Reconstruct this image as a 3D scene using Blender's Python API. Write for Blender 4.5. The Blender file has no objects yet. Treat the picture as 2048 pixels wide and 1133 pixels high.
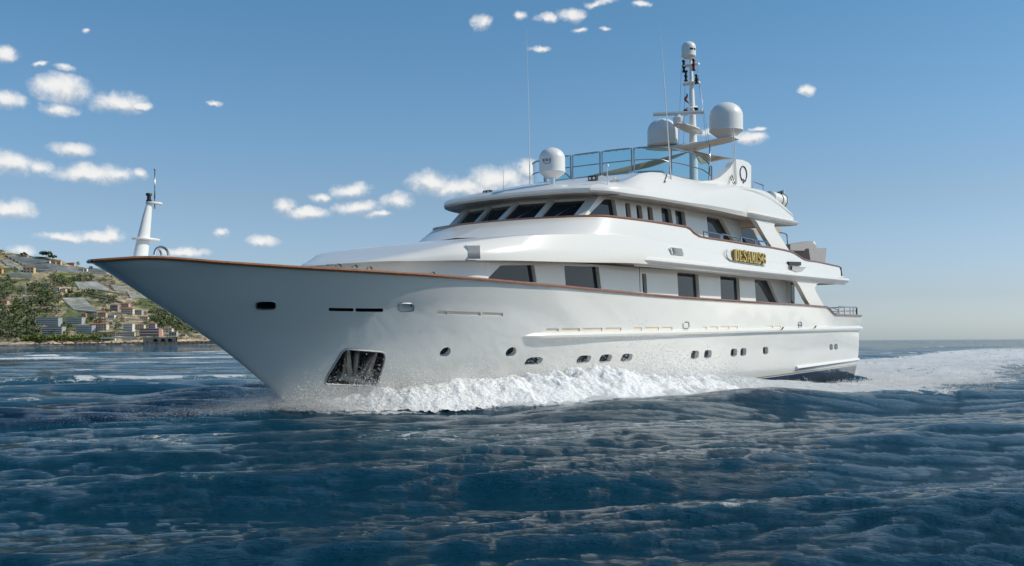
import bpy, bmesh, math, random
import numpy as np
from mathutils import Vector, Matrix
from mathutils.geometry import tessellate_polygon

sc = bpy.context.scene
col = sc.collection
random.seed(7); rng = np.random.default_rng(7)

# ------------------------------------------------------------------ camera
F = 2100.0; CAMH = 1.65; HY = 684.3; ROLL = math.radians(0.33)
cam_d = bpy.data.cameras.new('camera'); cam = bpy.data.objects.new('camera', cam_d); col.objects.link(cam)
cam_d.sensor_width = 36.0; cam_d.lens = F/2048*36
cam_d.shift_y = (HY-566.5)/2048
cam_d.clip_start = 0.3; cam_d.clip_end = 60000
cam.matrix_world = Matrix.Translation((0, 0, CAMH)) @ Matrix.Rotation(math.radians(90), 4, 'X') @ Matrix.Rotation(ROLL*-1, 4, 'Z')
sc.camera = cam
# ------------------------------------------------------------------ light
SUN_EL = math.radians(39); SUN_AZ = math.radians(93)      # azimuth measured from +Y towards +X
sd = bpy.data.lights.new('sun', 'SUN'); sun = bpy.data.objects.new('sun', sd); col.objects.link(sun)
sd.energy = 3.2; sd.angle = math.radians(0.53); sd.color = (1.0, 0.91, 0.77)
S = Vector((math.sin(SUN_AZ)*math.cos(SUN_EL), math.cos(SUN_AZ)*math.cos(SUN_EL), math.sin(SUN_EL)))
sun.rotation_euler = S.to_track_quat('Z', 'Y').to_euler()
sun.location = (60, 0, 80)
sc.view_settings.view_transform = 'Standard'; sc.view_settings.look = 'None'
sc.view_settings.exposure = 0.14; sc.view_settings.gamma = 1.0
sc.cycles.caustics_reflective = False; sc.cycles.caustics_refractive = False
sc.cycles.max_bounces = 8; sc.cycles.transparent_max_bounces = 24; sc.cycles.sample_clamp_indirect = 4.0

def ray(px, py):
    X = px-1024; Y = HY-py; c, s = math.cos(ROLL), math.sin(ROLL)
    return (X*c-Y*s)/F, (Y*c+X*s)/F

# ------------------------------------------------------------------ sky and clouds (world)
CLOUDS = [(12,98,36,16),(10,186,52,20),(135,168,74,28),(122,204,40,17),(238,193,68,26),(290,202,30,9),(133,129,26,8),(146,289,50,17),(30,316,68,28),
 (80,322,45,18),(185,337,94,22),(235,340,50,17),(288,341,24,14),(18,408,58,24),(120,464,70,12),(195,464,62,17),(225,460,22,18),(47,490,32,16),(368,498,56,13),
 (445,461,17,11),(525,477,36,15),(706,374,38,18),(650,386,28,10),(566,405,26,20),(612,418,66,14),(722,412,50,16),(762,429,36,9),
 (797,400,36,20),(870,364,56,28),(930,372,90,26),(1010,362,90,34),(1060,345,50,28),(965,393,30,8),(968,45,20,18),(1100,38,22,12),(1146,30,32,14),
 (1202,8,32,9),(1292,14,24,7),(1160,62,22,7),(1056,30,18,10),(1086,101,22,7),(1617,190,22,13),(1512,280,32,14),(1525,261,14,6),
 (1425,272,34,10),(430,202,14,7),(183,54,14,7),(85,118,16,6),(1220,60,16,5)]
w = bpy.data.worlds.new('World'); sc.world = w; w.use_nodes = True
nt = w.node_tree; nt.nodes.clear()
def N(tree, typ, **kw):
    n = tree.nodes.new(typ)
    for k, v in kw.items():
        if k == 'inp':
            for i, x in v.items(): n.inputs[i].default_value = x
        else: setattr(n, k, v)
    return n
def M2(tree, op, a, b=None, clamp=False):
    n = tree.nodes.new('ShaderNodeMath'); n.operation = op; n.use_clamp = clamp
    for i, x in enumerate((a, b)):
        if x is None: continue
        if isinstance(x, (int, float)): n.inputs[i].default_value = x
        else: tree.links.new(x, n.inputs[i])
    return n.outputs[0]
def world_nodes():
    L = nt.links.new
    sky = N(nt, 'ShaderNodeTexSky'); sky.sky_type = 'NISHITA'; sky.sun_disc = False
    sky.sun_elevation = SUN_EL; sky.sun_rotation = SUN_AZ
    sky.air_density = 1.0; sky.dust_density = 0.9; sky.ozone_density = 1.0; sky.altitude = 0
    tc = N(nt, 'ShaderNodeTexCoord'); sep = N(nt, 'ShaderNodeSeparateXYZ'); L(tc.outputs['Generated'], sep.inputs[0])
    az = M2(nt, 'ARCTAN2', sep.outputs[0], sep.outputs[1]); el = M2(nt, 'ARCSINE', sep.outputs[2])
    cmb = N(nt, 'ShaderNodeCombineXYZ'); L(az, cmb.inputs[0]); L(el, cmb.inputs[1])
    # wobble the coordinates so that the outlines are ragged
    nz = N(nt, 'ShaderNodeTexNoise', inp={'Scale': 26.0, 'Detail': 5.0, 'Roughness': 0.62}); L(cmb.outputs[0], nz.inputs['Vector'])
    sub = N(nt, 'ShaderNodeVectorMath', operation='SUBTRACT'); L(nz.outputs['Color'], sub.inputs[0]); sub.inputs[1].default_value = (.5, .5, .5)
    scl = N(nt, 'ShaderNodeVectorMath', operation='MULTIPLY'); L(sub.outputs[0], scl.inputs[0]); scl.inputs[1].default_value = (.030, .020, 0)
    add = N(nt, 'ShaderNodeVectorMath', operation='ADD'); L(cmb.outputs[0], add.inputs[0]); L(scl.outputs[0], add.inputs[1])
    def blobs(shift):
        blob = None
        for (x, y, a, b) in CLOUDS:
            rx, rz = ray(x, y); azc = math.atan(rx); elc = math.atan(rz/math.sqrt(1+rx*rx))-shift*min(b, 20)/F
            ha = a/F/(1+rx*rx)*1.22; hb = b/F/math.sqrt(1+rx*rx)*1.22
            mp = N(nt, 'ShaderNodeMapping'); mp.inputs['Scale'].default_value = (1/ha, 1/hb, 0)
            mp.inputs['Location'].default_value = (-azc/ha, -elc/hb, 0); L(add.outputs[0], mp.inputs['Vector'])
            g = N(nt, 'ShaderNodeTexGradient'); g.gradient_type = 'SPHERICAL'; L(mp.outputs[0], g.inputs[0])
            blob = g.outputs['Fac'] if blob is None else M2(nt, 'MAXIMUM', blob, g.outputs['Fac'])
        return blob
    blob = blobs(0.0); above = blobs(0.75)
    n2 = N(nt, 'ShaderNodeTexNoise', inp={'Scale': 34.0, 'Detail': 8.0, 'Roughness': 0.62}); L(cmb.outputs[0], n2.inputs['Vector'])
    off = N(nt, 'ShaderNodeVectorMath', operation='ADD'); L(cmb.outputs[0], off.inputs[0]); off.inputs[1].default_value = (.005, .009, 0)
    n3 = N(nt, 'ShaderNodeTexNoise', inp={'Scale': 34.0, 'Detail': 8.0, 'Roughness': 0.62}); L(off.outputs[0], n3.inputs['Vector'])
    dens = M2(nt, 'ADD', M2(nt, 'MULTIPLY', blob, 1.0), M2(nt, 'MULTIPLY', M2(nt, 'SUBTRACT', n2.outputs['Fac'], 0.5), 1.5))
    mr = N(nt, 'ShaderNodeMapRange', interpolation_type='SMOOTHSTEP'); L(dens, mr.inputs[0])
    for i, v in ((1, 0.03), (2, 0.88), (3, 0.0), (4, 0.93)): mr.inputs[i].default_value = v
    gate = N(nt, 'ShaderNodeMapRange', interpolation_type='SMOOTHSTEP'); L(blob, gate.inputs[0])
    for i, v in ((1, 0.0), (2, 0.22), (3, 0.0), (4, 1.0)): gate.inputs[i].default_value = v
    fac = M2(nt, 'MULTIPLY', mr.outputs[0], gate.outputs[0])
    lt = M2(nt, 'ADD', M2(nt, 'MULTIPLY', M2(nt, 'SUBTRACT', n2.outputs['Fac'], n3.outputs['Fac']), 2.4), M2(nt, 'MULTIPLY', M2(nt, 'SUBTRACT', blob, above), 1.25))
    light = M2(nt, 'ADD', lt, 0.68, clamp=True)
    cr = N(nt, 'ShaderNodeMixRGB'); L(light, cr.inputs[0]); cr.inputs[1].default_value = (.42, .47, .53, 1); cr.inputs[2].default_value = (.84, .83, .81, 1)
    # the Sky Texture, warmed and softened towards the photograph's hazy spring sky
    strg = N(nt, 'ShaderNodeMixRGB', blend_type='MULTIPLY'); strg.inputs[0].default_value = 1; L(sky.outputs[0], strg.inputs[1])
    ramp = N(nt, 'ShaderNodeValToRGB'); e = ramp.color_ramp.elements; L(M2(nt, 'DIVIDE', el, math.radians(40)), ramp.inputs[0])
    e[0].position = 0; e[0].color = (.106, .133, .188, 1); e[1].position = 1; e[1].color = (.055, .092, .110, 1)
    for p_, c_ in ((2.3/40, (.082, .095, .130)), (7.6/40, (.076, .089, .104)), (11/40, (.068, .092, .108)), (17/40, (.057, .091, .107))):
        x = e.new(p_); x.color = (*c_, 1)
    L(ramp.outputs[0], strg.inputs[2])
    mx = N(nt, 'ShaderNodeMixRGB'); L(fac, mx.inputs[0]); L(strg.outputs[0], mx.inputs[1]); L(cr.outputs[0], mx.inputs[2])
    bg = N(nt, 'ShaderNodeBackground'); L(mx.outputs[0], bg.inputs[0]); bg.inputs[1].default_value = 1.0
    out = N(nt, 'ShaderNodeOutputWorld'); L(bg.outputs[0], out.inputs[0])
world_nodes()

# ------------------------------------------------------------------ materials
def mat(name, base, rough=0.5, metal=0.0, spec=0.5, coat=0.0, noise=None, bump=None, trans=0.0):
    """noise = (scale, amount, other colour); bump = (scale, strength, distance)"""
    m = bpy.data.materials.new(name); m.use_nodes = True
    t = m.node_tree; p = t.nodes['Principled BSDF']
    p.inputs['Base Color'].default_value = (*base, 1); p.inputs['Roughness'].default_value = rough
    p.inputs['Metallic'].default_value = metal; p.inputs['Specular IOR Level'].default_value = spec
    p.inputs['Coat Weight'].default_value = coat; p.inputs['Coat Roughness'].default_value = 0.04
    tc = N(t, 'ShaderNodeTexCoord')
    if noise:
        nz = N(t, 'ShaderNodeTexNoise', inp={'Scale': noise[0], 'Detail': 5.0, 'Roughness': 0.6}); t.links.new(tc.outputs['Object'], nz.inputs['Vector'])
        mr = N(t, 'ShaderNodeMapRange'); t.links.new(nz.outputs['Fac'], mr.inputs[0])
        for i, v in ((1, .35), (2, .7), (3, 0), (4, noise[1])): mr.inputs[i].default_value = v
        mx = N(t, 'ShaderNodeMixRGB'); t.links.new(mr.outputs[0], mx.inputs[0]); mx.inputs[1].default_value = (*base, 1); mx.inputs[2].default_value = (*noise[2], 1)
        t.links.new(mx.outputs[0], p.inputs['Base Color'])
    if bump:
        nz = N(t, 'ShaderNodeTexNoise', inp={'Scale': bump[0], 'Detail': 3.0}); t.links.new(tc.outputs['Object'], nz.inputs['Vector'])
        b = N(t, 'ShaderNodeBump', inp={'Strength': bump[1], 'Distance': bump[2]}); t.links.new(nz.outputs['Fac'], b.inputs['Height']); t.links.new(b.outputs[0], p.inputs['Normal'])
    return m
WHITE = mat('white_gelcoat', (.78, .755, .705), .25, coat=.3, noise=(1.3, .25, (.73, .71, .665)), bump=(.7, .25, .02))
WHITE2 = mat('white_satin_paint', (.78, .78, .76), .35, noise=(2.0, .3, (.70, .70, .68)))
SOFFIT = mat('soffit_shade_paint', (.50, .475, .44), .45, noise=(3.0, .4, (.44, .42, .39)))  # underside shading of the overhangs put into a darker base colour
DOME = mat('radome_plastic', (.74, .74, .72), .38, noise=(4, .3, (.68, .68, .66)))
TEAK = mat('varnished_teak', (.33, .13, .045), .22, coat=.6, noise=(9, .8, (.19, .07, .025)))
TEAKD = mat('teak_deck', (.36, .25, .15), .6, noise=(12, .7, (.28, .19, .11)))
STEEL = mat('polished_steel', (.62, .63, .64), .16, 1.0)
STEELD = mat('dark_steel_fitting', (.30, .31, .33), .3, 1.0); LOUV = mat('grey_louvre_paint', (.36, .36, .36), .5)  # STEELD is a darker, rougher steel for small fittings
GLASSD = mat('tinted_window_glass', (.010, .022, .036), .03, spec=.34, coat=.0, bump=(.9, .06, .01))
BLACK = mat('black_rubber', (.012, .012, .013), .45)
GOLD = mat('gold_leaf', (.72, .56, .22), .32, .55, noise=(14, .5, (.5, .36, .1)))
NAVYP = mat('navy_paint', (.02, .03, .10), .3)
CANVAS = mat('beige_awning_canvas', (.50, .37, .22), .85, noise=(5, .4, (.42, .30, .17)))
GREY = mat('grey_canvas_cover', (.33, .32, .32), .8, noise=(5, .5, (.27, .26, .26)), bump=(6, .4, .03))
REDG = mat('red_lamp_glass', (.10, .008, .01), .15)
DARKR = mat('dark_seam_recess_shade', (.05, .052, .055), .35)  # shade inside recesses put into the colour; also the dark door seam
CREAMF = mat('cream_facing', (.80, .70, .58), .5)
FLAGM = mat('flag_cloth', (.25, .03, .03), .8, noise=(18, 1.0, (.02, .06, .03)))

def glass_mat():
    m = bpy.data.materials.new('clear_windscreen_glass'); m.use_nodes = True; t = m.node_tree; t.nodes.clear()
    tr = N(t, 'ShaderNodeBsdfTransparent'); tr.inputs[0].default_value = (.62, .86, .90, 1)
    gl = N(t, 'ShaderNodeBsdfGlossy'); gl.inputs['Roughness'].default_value = .03
    fr = N(t, 'ShaderNodeFresnel', inp={0: 1.5}); mx = N(t, 'ShaderNodeMixShader')
    t.links.new(fr.outputs[0], mx.inputs[0]); t.links.new(tr.outputs[0], mx.inputs[1]); t.links.new(gl.outputs[0], mx.inputs[2])
    o = N(t, 'ShaderNodeOutputMaterial'); t.links.new(mx.outputs[0], o.inputs[0]); return m
GLASSC = glass_mat()
def canvas_mat():
    m = bpy.data.materials.new('awning_canvas'); m.use_nodes = True; t = m.node_tree; t.nodes.clear()
    d = N(t, 'ShaderNodeBsdfDiffuse'); d.inputs[0].default_value = (.56, .45, .30, 1); tl = N(t, 'ShaderNodeBsdfTranslucent'); tl.inputs[0].default_value = (.56, .42, .26, 1)
    mx = N(t, 'ShaderNodeMixShader'); mx.inputs[0].default_value = .45; t.links.new(d.outputs[0], mx.inputs[1]); t.links.new(tl.outputs[0], mx.inputs[2])
    o = N(t, 'ShaderNodeOutputMaterial'); t.links.new(mx.outputs[0], o.inputs[0]); return m

def hull_mat():
    m = bpy.data.materials.new('hull_paint'); m.use_nodes = True; t = m.node_tree; p = t.nodes['Principled BSDF']; L = t.links.new
    p.inputs['Roughness'].default_value = .12; p.inputs['Coat Weight'].default_value = 1.0; p.inputs['Coat Roughness'].default_value = .03; p.inputs['Coat IOR'].default_value = 1.6
    tc = N(t, 'ShaderNodeTexCoord'); sp = N(t, 'ShaderNodeSeparateXYZ'); L(tc.outputs['Object'], sp.inputs[0])
    # painted boot stripe rises a little towards the stern
    rise = M2(t, 'MULTIPLY', M2(t, 'MAXIMUM', M2(t, 'SUBTRACT', sp.outputs[0], 30.0), 0.0), 0.014)
    zz = M2(t, 'SUBTRACT', sp.outputs[2], rise)
    ramp = N(t, 'ShaderNodeValToRGB'); ramp.color_ramp.interpolation = 'CONSTANT'
    mr = N(t, 'ShaderNodeMapRange'); L(zz, mr.inputs[0]); mr.inputs[1].default_value = -1; mr.inputs[2].default_value = 1
    L(mr.outputs[0], ramp.inputs[0])
    e = ramp.color_ramp.elements
    e[0].position = 0; e[0].color = (.035, .035, .04, 1)
    for pos, c in ((.30, (.02, .035, .16)), (.355, (.75, .75, .72)), (.375, (.42, .30, .09)), (.398, (.82, .805, .765))):
        x = e.new(pos); x.color = (*c, 1)
    e.remove(e[len(e)-1]) if e[len(e)-1].position == 1 else None
    nz = N(t, 'ShaderNodeTexNoise', inp={'Scale': .8, 'Detail': 6.0, 'Roughness': .65}); L(tc.outputs['Object'], nz.inputs['Vector'])
    mr2 = N(t, 'ShaderNodeMapRange'); L(nz.outputs['Fac'], mr2.inputs[0])
    for i, v in ((1, .4), (2, .75), (3, 0), (4, .25)): mr2.inputs[i].default_value = v
    mx = N(t, 'ShaderNodeMixRGB', blend_type='MULTIPLY'); L(mr2.outputs[0], mx.inputs[0]); L(ramp.outputs[0], mx.inputs[1]); mx.inputs[2].default_value = (.86, .88, .88, 1)
    L(mx.outputs[0], p.inputs['Base Color'])
    n2 = N(t, 'ShaderNodeTexNoise', inp={'Scale': .55, 'Detail': 2.0}); L(tc.outputs['Object'], n2.inputs['Vector'])
    b = N(t, 'ShaderNodeBump', inp={'Strength': .6, 'Distance': .03}); L(n2.outputs['Fac'], b.inputs['Height']); L(b.outputs[0], p.inputs['Normal']); L(b.outputs[0], p.inputs['Coat Normal'])
    return m
HULLM = hull_mat()

# ------------------------------------------------------------------ object helpers
def link(name, me, m, parent=None, kind=None):
    o = bpy.data.objects.new(name, me); col.objects.link(o)
    if m is not None and len(me.materials) == 0: me.materials.append(m)
    if parent is not None: o.parent = parent
    if kind: o['kind'] = kind
    return o
def tag(o, label, cat, group=None):
    o['label'] = label; o['category'] = cat
    if group: o['group'] = group
    return o
def empty(name, loc=(0, 0, 0), label=None, cat=None, group=None):
    o = bpy.data.objects.new(name, None); col.objects.link(o); o.location = loc; o.empty_display_size = .5
    if label: tag(o, label, cat, group)
    return o
class MB:
    """collects faces in (u, v, z) yacht coordinates or plain coordinates"""
    def __init__(s, ship=True): s.v = []; s.f = []; s.ship = ship; s.sm = []
    def pt(s, p): s.v.append((p[0], -p[1], p[2]) if s.ship else tuple(p)); return len(s.v)-1
    def face(s, idx, smooth=False): s.f.append(list(idx)); s.sm.append(smooth)
    def loft(s, rows, close=False, smooth=True, flip=False):
        ids = [[s.pt(p) for p in r] for r in rows]
        for a, b in zip(ids[:-1], ids[1:]):
            n = len(a); rr = range(n) if close else range(n-1)
            for i in rr:
                j = (i+1) % n; q = [a[i], a[j], b[j], b[i]]
                s.face(q[::-1] if flip else q, smooth)
        return ids
    def both(s, rows, close=False, smooth=True):
        s.loft(rows, close, smooth); s.loft([[(p[0], -p[1], p[2]) for p in r] for r in rows], close, smooth, flip=True)
    def poly(s, pts, smooth=False): s.face([s.pt(p) for p in pts], smooth)
    def box(s, c, d, R=None):
        c = Vector(c); ids = []
        for dx, dy, dz in ((-1,-1,-1),(1,-1,-1),(1,1,-1),(-1,1,-1),(-1,-1,1),(1,-1,1),(1,1,1),(-1,1,1)):
            q = Vector((dx*d[0]/2, dy*d[1]/2, dz*d[2]/2))
            if R is not None: q = R @ q
            ids.append(s.pt(c+q))
        for f in ((3,2,1,0),(4,5,6,7),(0,1,5,4),(1,2,6,5),(2,3,7,6),(3,0,4,7)): s.face([ids[i] for i in f])
    def tube(s, path, r, n=8, closed=False, cap=True):
        P = [Vector(p) for p in path]; m = len(P); rr = r if isinstance(r, (list, tuple)) else [r]*m; rows = []
        up = None
        for i in range(m):
            a = P[(i-1) % m] if (closed or i > 0) else P[i]; b = P[(i+1) % m] if (closed or i < m-1) else P[i]
            t = (b-a).normalized()
            if up is None: up = Vector((0, 0, 1)) if abs(t.z) < .9 else Vector((1, 0, 0))
            sx = t.cross(up).normalized(); up2 = sx.cross(t).normalized(); up = up2
            rows.append([P[i]+sx*math.cos(k*2*math.pi/n)*rr[i]+up2*math.sin(k*2*math.pi/n)*rr[i] for k in range(n)])
        if closed: rows.append(rows[0])
        ids = s.loft(rows, close=True)
        if cap and not closed: s.face(ids[0][::-1]); s.face(ids[-1])
    def lathe(s, c, prof, n=24, axis=None, smooth=True):
        """prof = [(r, h)] along axis (default z)"""
        c = Vector(c); ax = Vector(axis or (0, 0, 1)).normalized(); e1 = ax.orthogonal().normalized(); e2 = ax.cross(e1)
        rows = [[c+ax*h+e1*math.cos(k*2*math.pi/n)*max(r, 1e-4)+e2*math.sin(k*2*math.pi/n)*max(r, 1e-4) for k in range(n)] for r, h in prof]
        ids = s.loft(rows, close=True, smooth=smooth); s.face(ids[0][::-1]); s.face(ids[-1])
    def prism(s, pts, ext, smooth=False):
        """planar outline pts extruded by vector ext"""
        e = Vector(ext); a = [s.pt(p) for p in pts]; b = [s.pt(Vector(p)+e) for p in pts]; n = len(a)
        s.face(a[::-1]); s.face(b)
        for i in range(n): s.face([a[i], a[(i+1) % n], b[(i+1) % n], b[i]], smooth)
    def build(s, name, m, parent=None, kind=None, angle=38, merge=1e-4, fixn=True):
        me = bpy.data.meshes.new(name); me.from_pydata(s.v, [], s.f)
        bm = bmesh.new(); bm.from_mesh(me)
        for f, k in zip(bm.faces, s.sm): f.smooth = k
        bmesh.ops.remove_doubles(bm, verts=bm.verts, dist=merge)
        if fixn: bmesh.ops.recalc_face_normals(bm, faces=bm.faces)
        ca = math.radians(angle)
        for e in bm.edges:
            if len(e.link_faces) == 2: e.smooth = e.calc_face_angle(0) < ca
        bm.to_mesh(me); bm.free()
        return link(name, me, m, parent, kind)

def interp(tab, x):
    """monotone cubic through a table"""
    xs = np.array([t[0] for t in tab], float); ys = np.array([t[1] for t in tab], float)
    h = np.diff(xs); dl = np.diff(ys)/h; mm = np.zeros(len(xs)); mm[0] = dl[0]; mm[-1] = dl[-1]
    for i in range(1, len(xs)-1):
        if dl[i-1]*dl[i] > 0: mm[i] = 2*dl[i-1]*dl[i]/(dl[i-1]+dl[i])
    x = np.clip(x, xs[0], xs[-1]); i = np.clip(np.searchsorted(xs, x, side='right')-1, 0, len(h)-1)
    t = (x-xs[i])/h[i]; a, b = ys[i], ys[i+1]; ma, mb = mm[i]*h[i], mm[i+1]*h[i]
    return (2*t**3-3*t**2+1)*a+(t**3-2*t**2+t)*ma+(-2*t**3+3*t**2)*b+(t**3-t**2)*mb
def cr(pts, n=6):
    """Catmull-Rom through points"""
    P = [np.array(p, float) for p in pts]; out = []
    for i in range(len(P)-1):
        p0 = P[max(i-1, 0)]; p1 = P[i]; p2 = P[i+1]; p3 = P[min(i+2, len(P)-1)]
        for k in range(n):
            t = k/n; out.append(tuple(.5*((2*p1)+(-p0+p2)*t+(2*p0-5*p1+4*p2-p3)*t*t+(-p0+3*p1-3*p2+p3)*t**3)))
    out.append(tuple(P[-1])); return out
def resamp(pts, n):
    P = np.array(pts, float); d = np.r_[0, np.cumsum(np.linalg.norm(np.diff(P, axis=0), axis=1))]; t = np.linspace(0, d[-1], n)
    return [tuple(np.interp(tt, d, P[:, k]) for k in range(P.shape[1])) for tt in t]
def roundp(pts, r, n=4):
    """round the corners of a 2-D outline"""
    out = []; m = len(pts)
    for i in range(m):
        p = np.array(pts[i], float); a = np.array(pts[i-1], float)-p; b = np.array(pts[(i+1) % m], float)-p
        la, lb = np.linalg.norm(a), np.linalg.norm(b); q = min(r, la*.45, lb*.45); A = p+a/la*q; B = p+b/lb*q
        for k in range(n+1):
            t = k/n; out.append(tuple((1-t)**2*A+2*t*(1-t)*p+t*t*B))
    return out

# ------------------------------------------------------------------ the yacht's own axes: u aft from the bow, v to port, z up
TH = math.radians(35.8); PH = math.radians(.43)
D = np.array([math.sin(TH)*math.cos(PH), math.cos(TH)*math.cos(PH), math.sin(PH)])
NN = np.array([-math.cos(TH), math.sin(TH), 0.]); K = np.cross(D, NN)
O = np.array([-9.83362568, 24.79552873, 0.])
def q(px, py, v):
    a, b = ray(px, py); r = np.array([a, 1, b]); Mx = np.array([r, -D, -K]).T
    t, u, z = np.linalg.solve(Mx, O-v*NN-np.array([0, 0, CAMH])); return (u, v, z)
def Q(pts, v): return [q(x, y, v if not callable(v) else v(x)) for x, y in pts]
def world(u, v, z): return O+u*D-v*NN+z*K
yacht = empty('motor_yacht', (0, 0, 0), 'large white motor yacht with teak rails and gold name letters, ploughing a bow wave', 'yacht')
yacht.matrix_world = Matrix(((D[0], NN[0], K[0], O[0]), (D[1], NN[1], K[1], O[1]), (D[2], NN[2], K[2], O[2]), (0, 0, 0, 1)))

# hull form
STEM = [(-1.6, 7.9), (-.06, 5.9), (.82, 4.70), (1.5, 3.70), (2.09, 2.69), (2.75, 1.53), (3.33, .55), (3.62, 0.)]
VR = [(0, .0), (.05, .22), (.2, .5), (.5, .84), (1, 1.24), (2, 1.82), (4, 2.6), (6, 3.18), (8, 3.6), (10, 3.9), (13, 4.2), (17, 4.36), (24, 4.42), (36, 4.36), (44.5, 4.05)]
VK = [(0, .0), (.05, .10), (.3, .33), (1, .78), (2, 1.25), (4, 2.0), (6, 2.65), (8, 3.2), (10, 3.6), (13, 4.02), (17, 4.28), (22, 4.38), (34, 4.32), (41, 4.0)]
VW = [(0, .0), (.05, .06), (.3, .2), (1, .5), (2, .9), (4, 1.6), (6, 2.2), (8, 2.75), (12, 3.5), (16, 3.9), (24, 4.12), (30, 4.08), (38.6, 3.85)]
VB = [(0, .0), (1, .2), (4, .9), (8, 1.7), (14, 2.6), (24, 3.2), (36.6, 3.1)]
ZK = 1.8
def stem_u(z): return float(interp(STEM, z))
def vr(u): return float(interp(VR, u))
def solve_rail(x, y):
    u = 5.0
    for _ in range(200):
        nu, _, z = q(x, y, vr(max(u, 0))); u = .6*u+.4*max(nu, 0)
    return u, z
RAILPX = [(300, 508), (450, 519.5), (640, 533.5), (860, 549), (1100, 572), (1350, 598), (1500, 610), (1600, 617), (1640, 620.5)]
RAILZ = [(0, 3.615)]+[solve_rail(*p) for p in RAILPX]
ue = solve_rail(1651, 621)[0]
def rail_z(u):
    b = float(interp(RAILZ, u))
    if u > ue:
        t = min((u-ue)/1.6, 1); t = t*t*(3-2*t); b = RAILZ[-1][1]*(1-t)+solve_rail(1690, 638.5)[1]*t
    return b
def V(u, z):
    """half breadth of the hull at station u, height z"""
    zr = rail_z(u)
    s = u-stem_u(min(max(z, -1.6), 3.62))
    if s <= 0: return 0.
    if z >= ZK:
        g = min((z-ZK)/(zr-ZK), 1); return float((1-g)*interp(VK, s)+g*interp(VR, s)) - .22*g*(1-g)*max(0, 1-u/26)
    if z >= -.1:
        g = (z+.1)/(ZK+.1); g2 = g**.75; return float((1-g2)*interp(VW, s)+g2*interp(VK, s))
    g = max((z+1.6)/1.5, 0); return float((1-g**.5)*interp(VB, s)+g**.5*interp(VW, s))
def hit(x, y):
    v = 3.0
    for _ in range(120):
        u, _, z = q(x, y, v); v = .55*v+.45*V(u, z)
    return (u, V(u, z), z)
def normal(u, z):
    e = .08; du = (V(u+e, z)-V(u-e, z))/(2*e); dz = (V(u, z+e)-V(u, z-e))/(2*e)
    return Vector((-du, 1, -dz)).normalized()
UEND = 44.2
def build_hull():
    mb = MB(); NT = 150
    ts = np.linspace(0, 1, NT)**1.6
    zfr = [('b', -1.6)]+[('a', z) for z in np.linspace(-1.3, ZK, 20)]+[('g', g) for g in np.linspace(0, 1, 16)[1:]]
    rows = []
    for kind, zv in zfr:
        row = []
        us = stem_u(zv) if kind != 'g' else stem_u(ZK+(3.62-ZK)*zv)
        for t in ts:
            u = us+(UEND-us)*t; z = zv if kind != 'g' else ZK+(rail_z(u)-ZK)*zv
            v = 0 if (t == 0 or kind == 'b') else V(u, z)
            row.append((u, v, z))
        rows.append(row)
    # cap rail, inner bulwark and deck close the solid
    top = rows[-1]
    inner = [(u+(.16 if u < 1 else 0)*(1-u), max(v-.14, 0) if i else 0, z) for i, (u, v, z) in enumerate(top)]
    deck = []
    for i, (u, v, z) in enumerate(inner):
        zd = z-.28-.57*min(u/5, 1); us = stem_u(zd)+.2; uu = max(u, us) if i < 60 else u
        deck.append((uu, max(min(v, V(uu, zd)-.12), 0) if i else 0, zd))
    rows += [inner, deck, [(u, 0, z+.0) for u, v, z in deck]]
    mb.both(rows)
    me_o = mb.build('hull', HULLM, None, angle=22)
    bm = bmesh.new(); bm.from_mesh(me_o.data)
    bmesh.ops.dissolve_degenerate(bm, dist=1e-5, edges=bm.edges)
    be = [e for e in bm.edges if len(e.link_faces) == 1]
    bmesh.ops.holes_fill(bm, edges=be, sides=0)
    bmesh.ops.recalc_face_normals(bm, faces=bm.faces); bm.to_mesh(me_o.data); bm.free()
    return me_o
hull = build_hull()

# openings traced on the hull, cut as real recesses
def oval(cx, cy, w_, h_, n=18, p=2.6, sh=0.0):
    out = []
    for k in range(n):
        a = 2*math.pi*k/n; c, s = math.cos(a), math.sin(a)
        x = abs(c)**(2/p)*math.copysign(w_/2, c); y = abs(s)**(2/p)*math.copysign(h_/2, s); out.append((cx+x-sh*y, cy+y))
    return out
def slot(x0, x1, y0, y1, h_, r=2.5): return roundp([(x0, y0), (x1, y1), (x1, y1+h_), (x0, y0+h_)], r, 3)
OPEN = []   # name, outline, depth, back material, rim
OPEN.append(('hawse_hole', oval(533, 605, 38, 16, p=4), .22, BLACK, STEEL))
OPEN.append(('bulwark_slot', slot(658, 708, 612, 613.5, 6.5), .16, BLACK, None)); OPEN.append(('bulwark_slot', slot(712, 767, 613.5, 614.5, 7), .16, BLACK, None))
OPEN.append(('hawse_hole', oval(813, 612.5, 31, 16, p=4), .18, WHITE2, STEEL))
for a, b in ((875, 895), (897, 962), (965, 1007)): OPEN.append(('bulwark_slot', slot(a, b, 620+(a-875)*.045, 620+(b-875)*.045, 7, 1.5), .04, CREAMF, None))
for a, b in ((1093, 1118), (1124, 1160), (1166, 1205), (1211, 1243), (1268, 1284), (1290, 1318), (1324, 1345), (1405, 1414), (1419, 1436), (1442, 1459), (1463, 1476), (1535, 1546), (1550, 1562)):
    OPEN.append(('freeing_port', slot(a, b, 658.2, 658.2, 6.2, 1), .04, CREAMF, None))
for x, y in ((890.5, 703.5), (1022, 705)): OPEN.append(('porthole', oval(x, y, 21, 20, p=2, sh=.35), .17, GLASSD, None))
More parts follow.
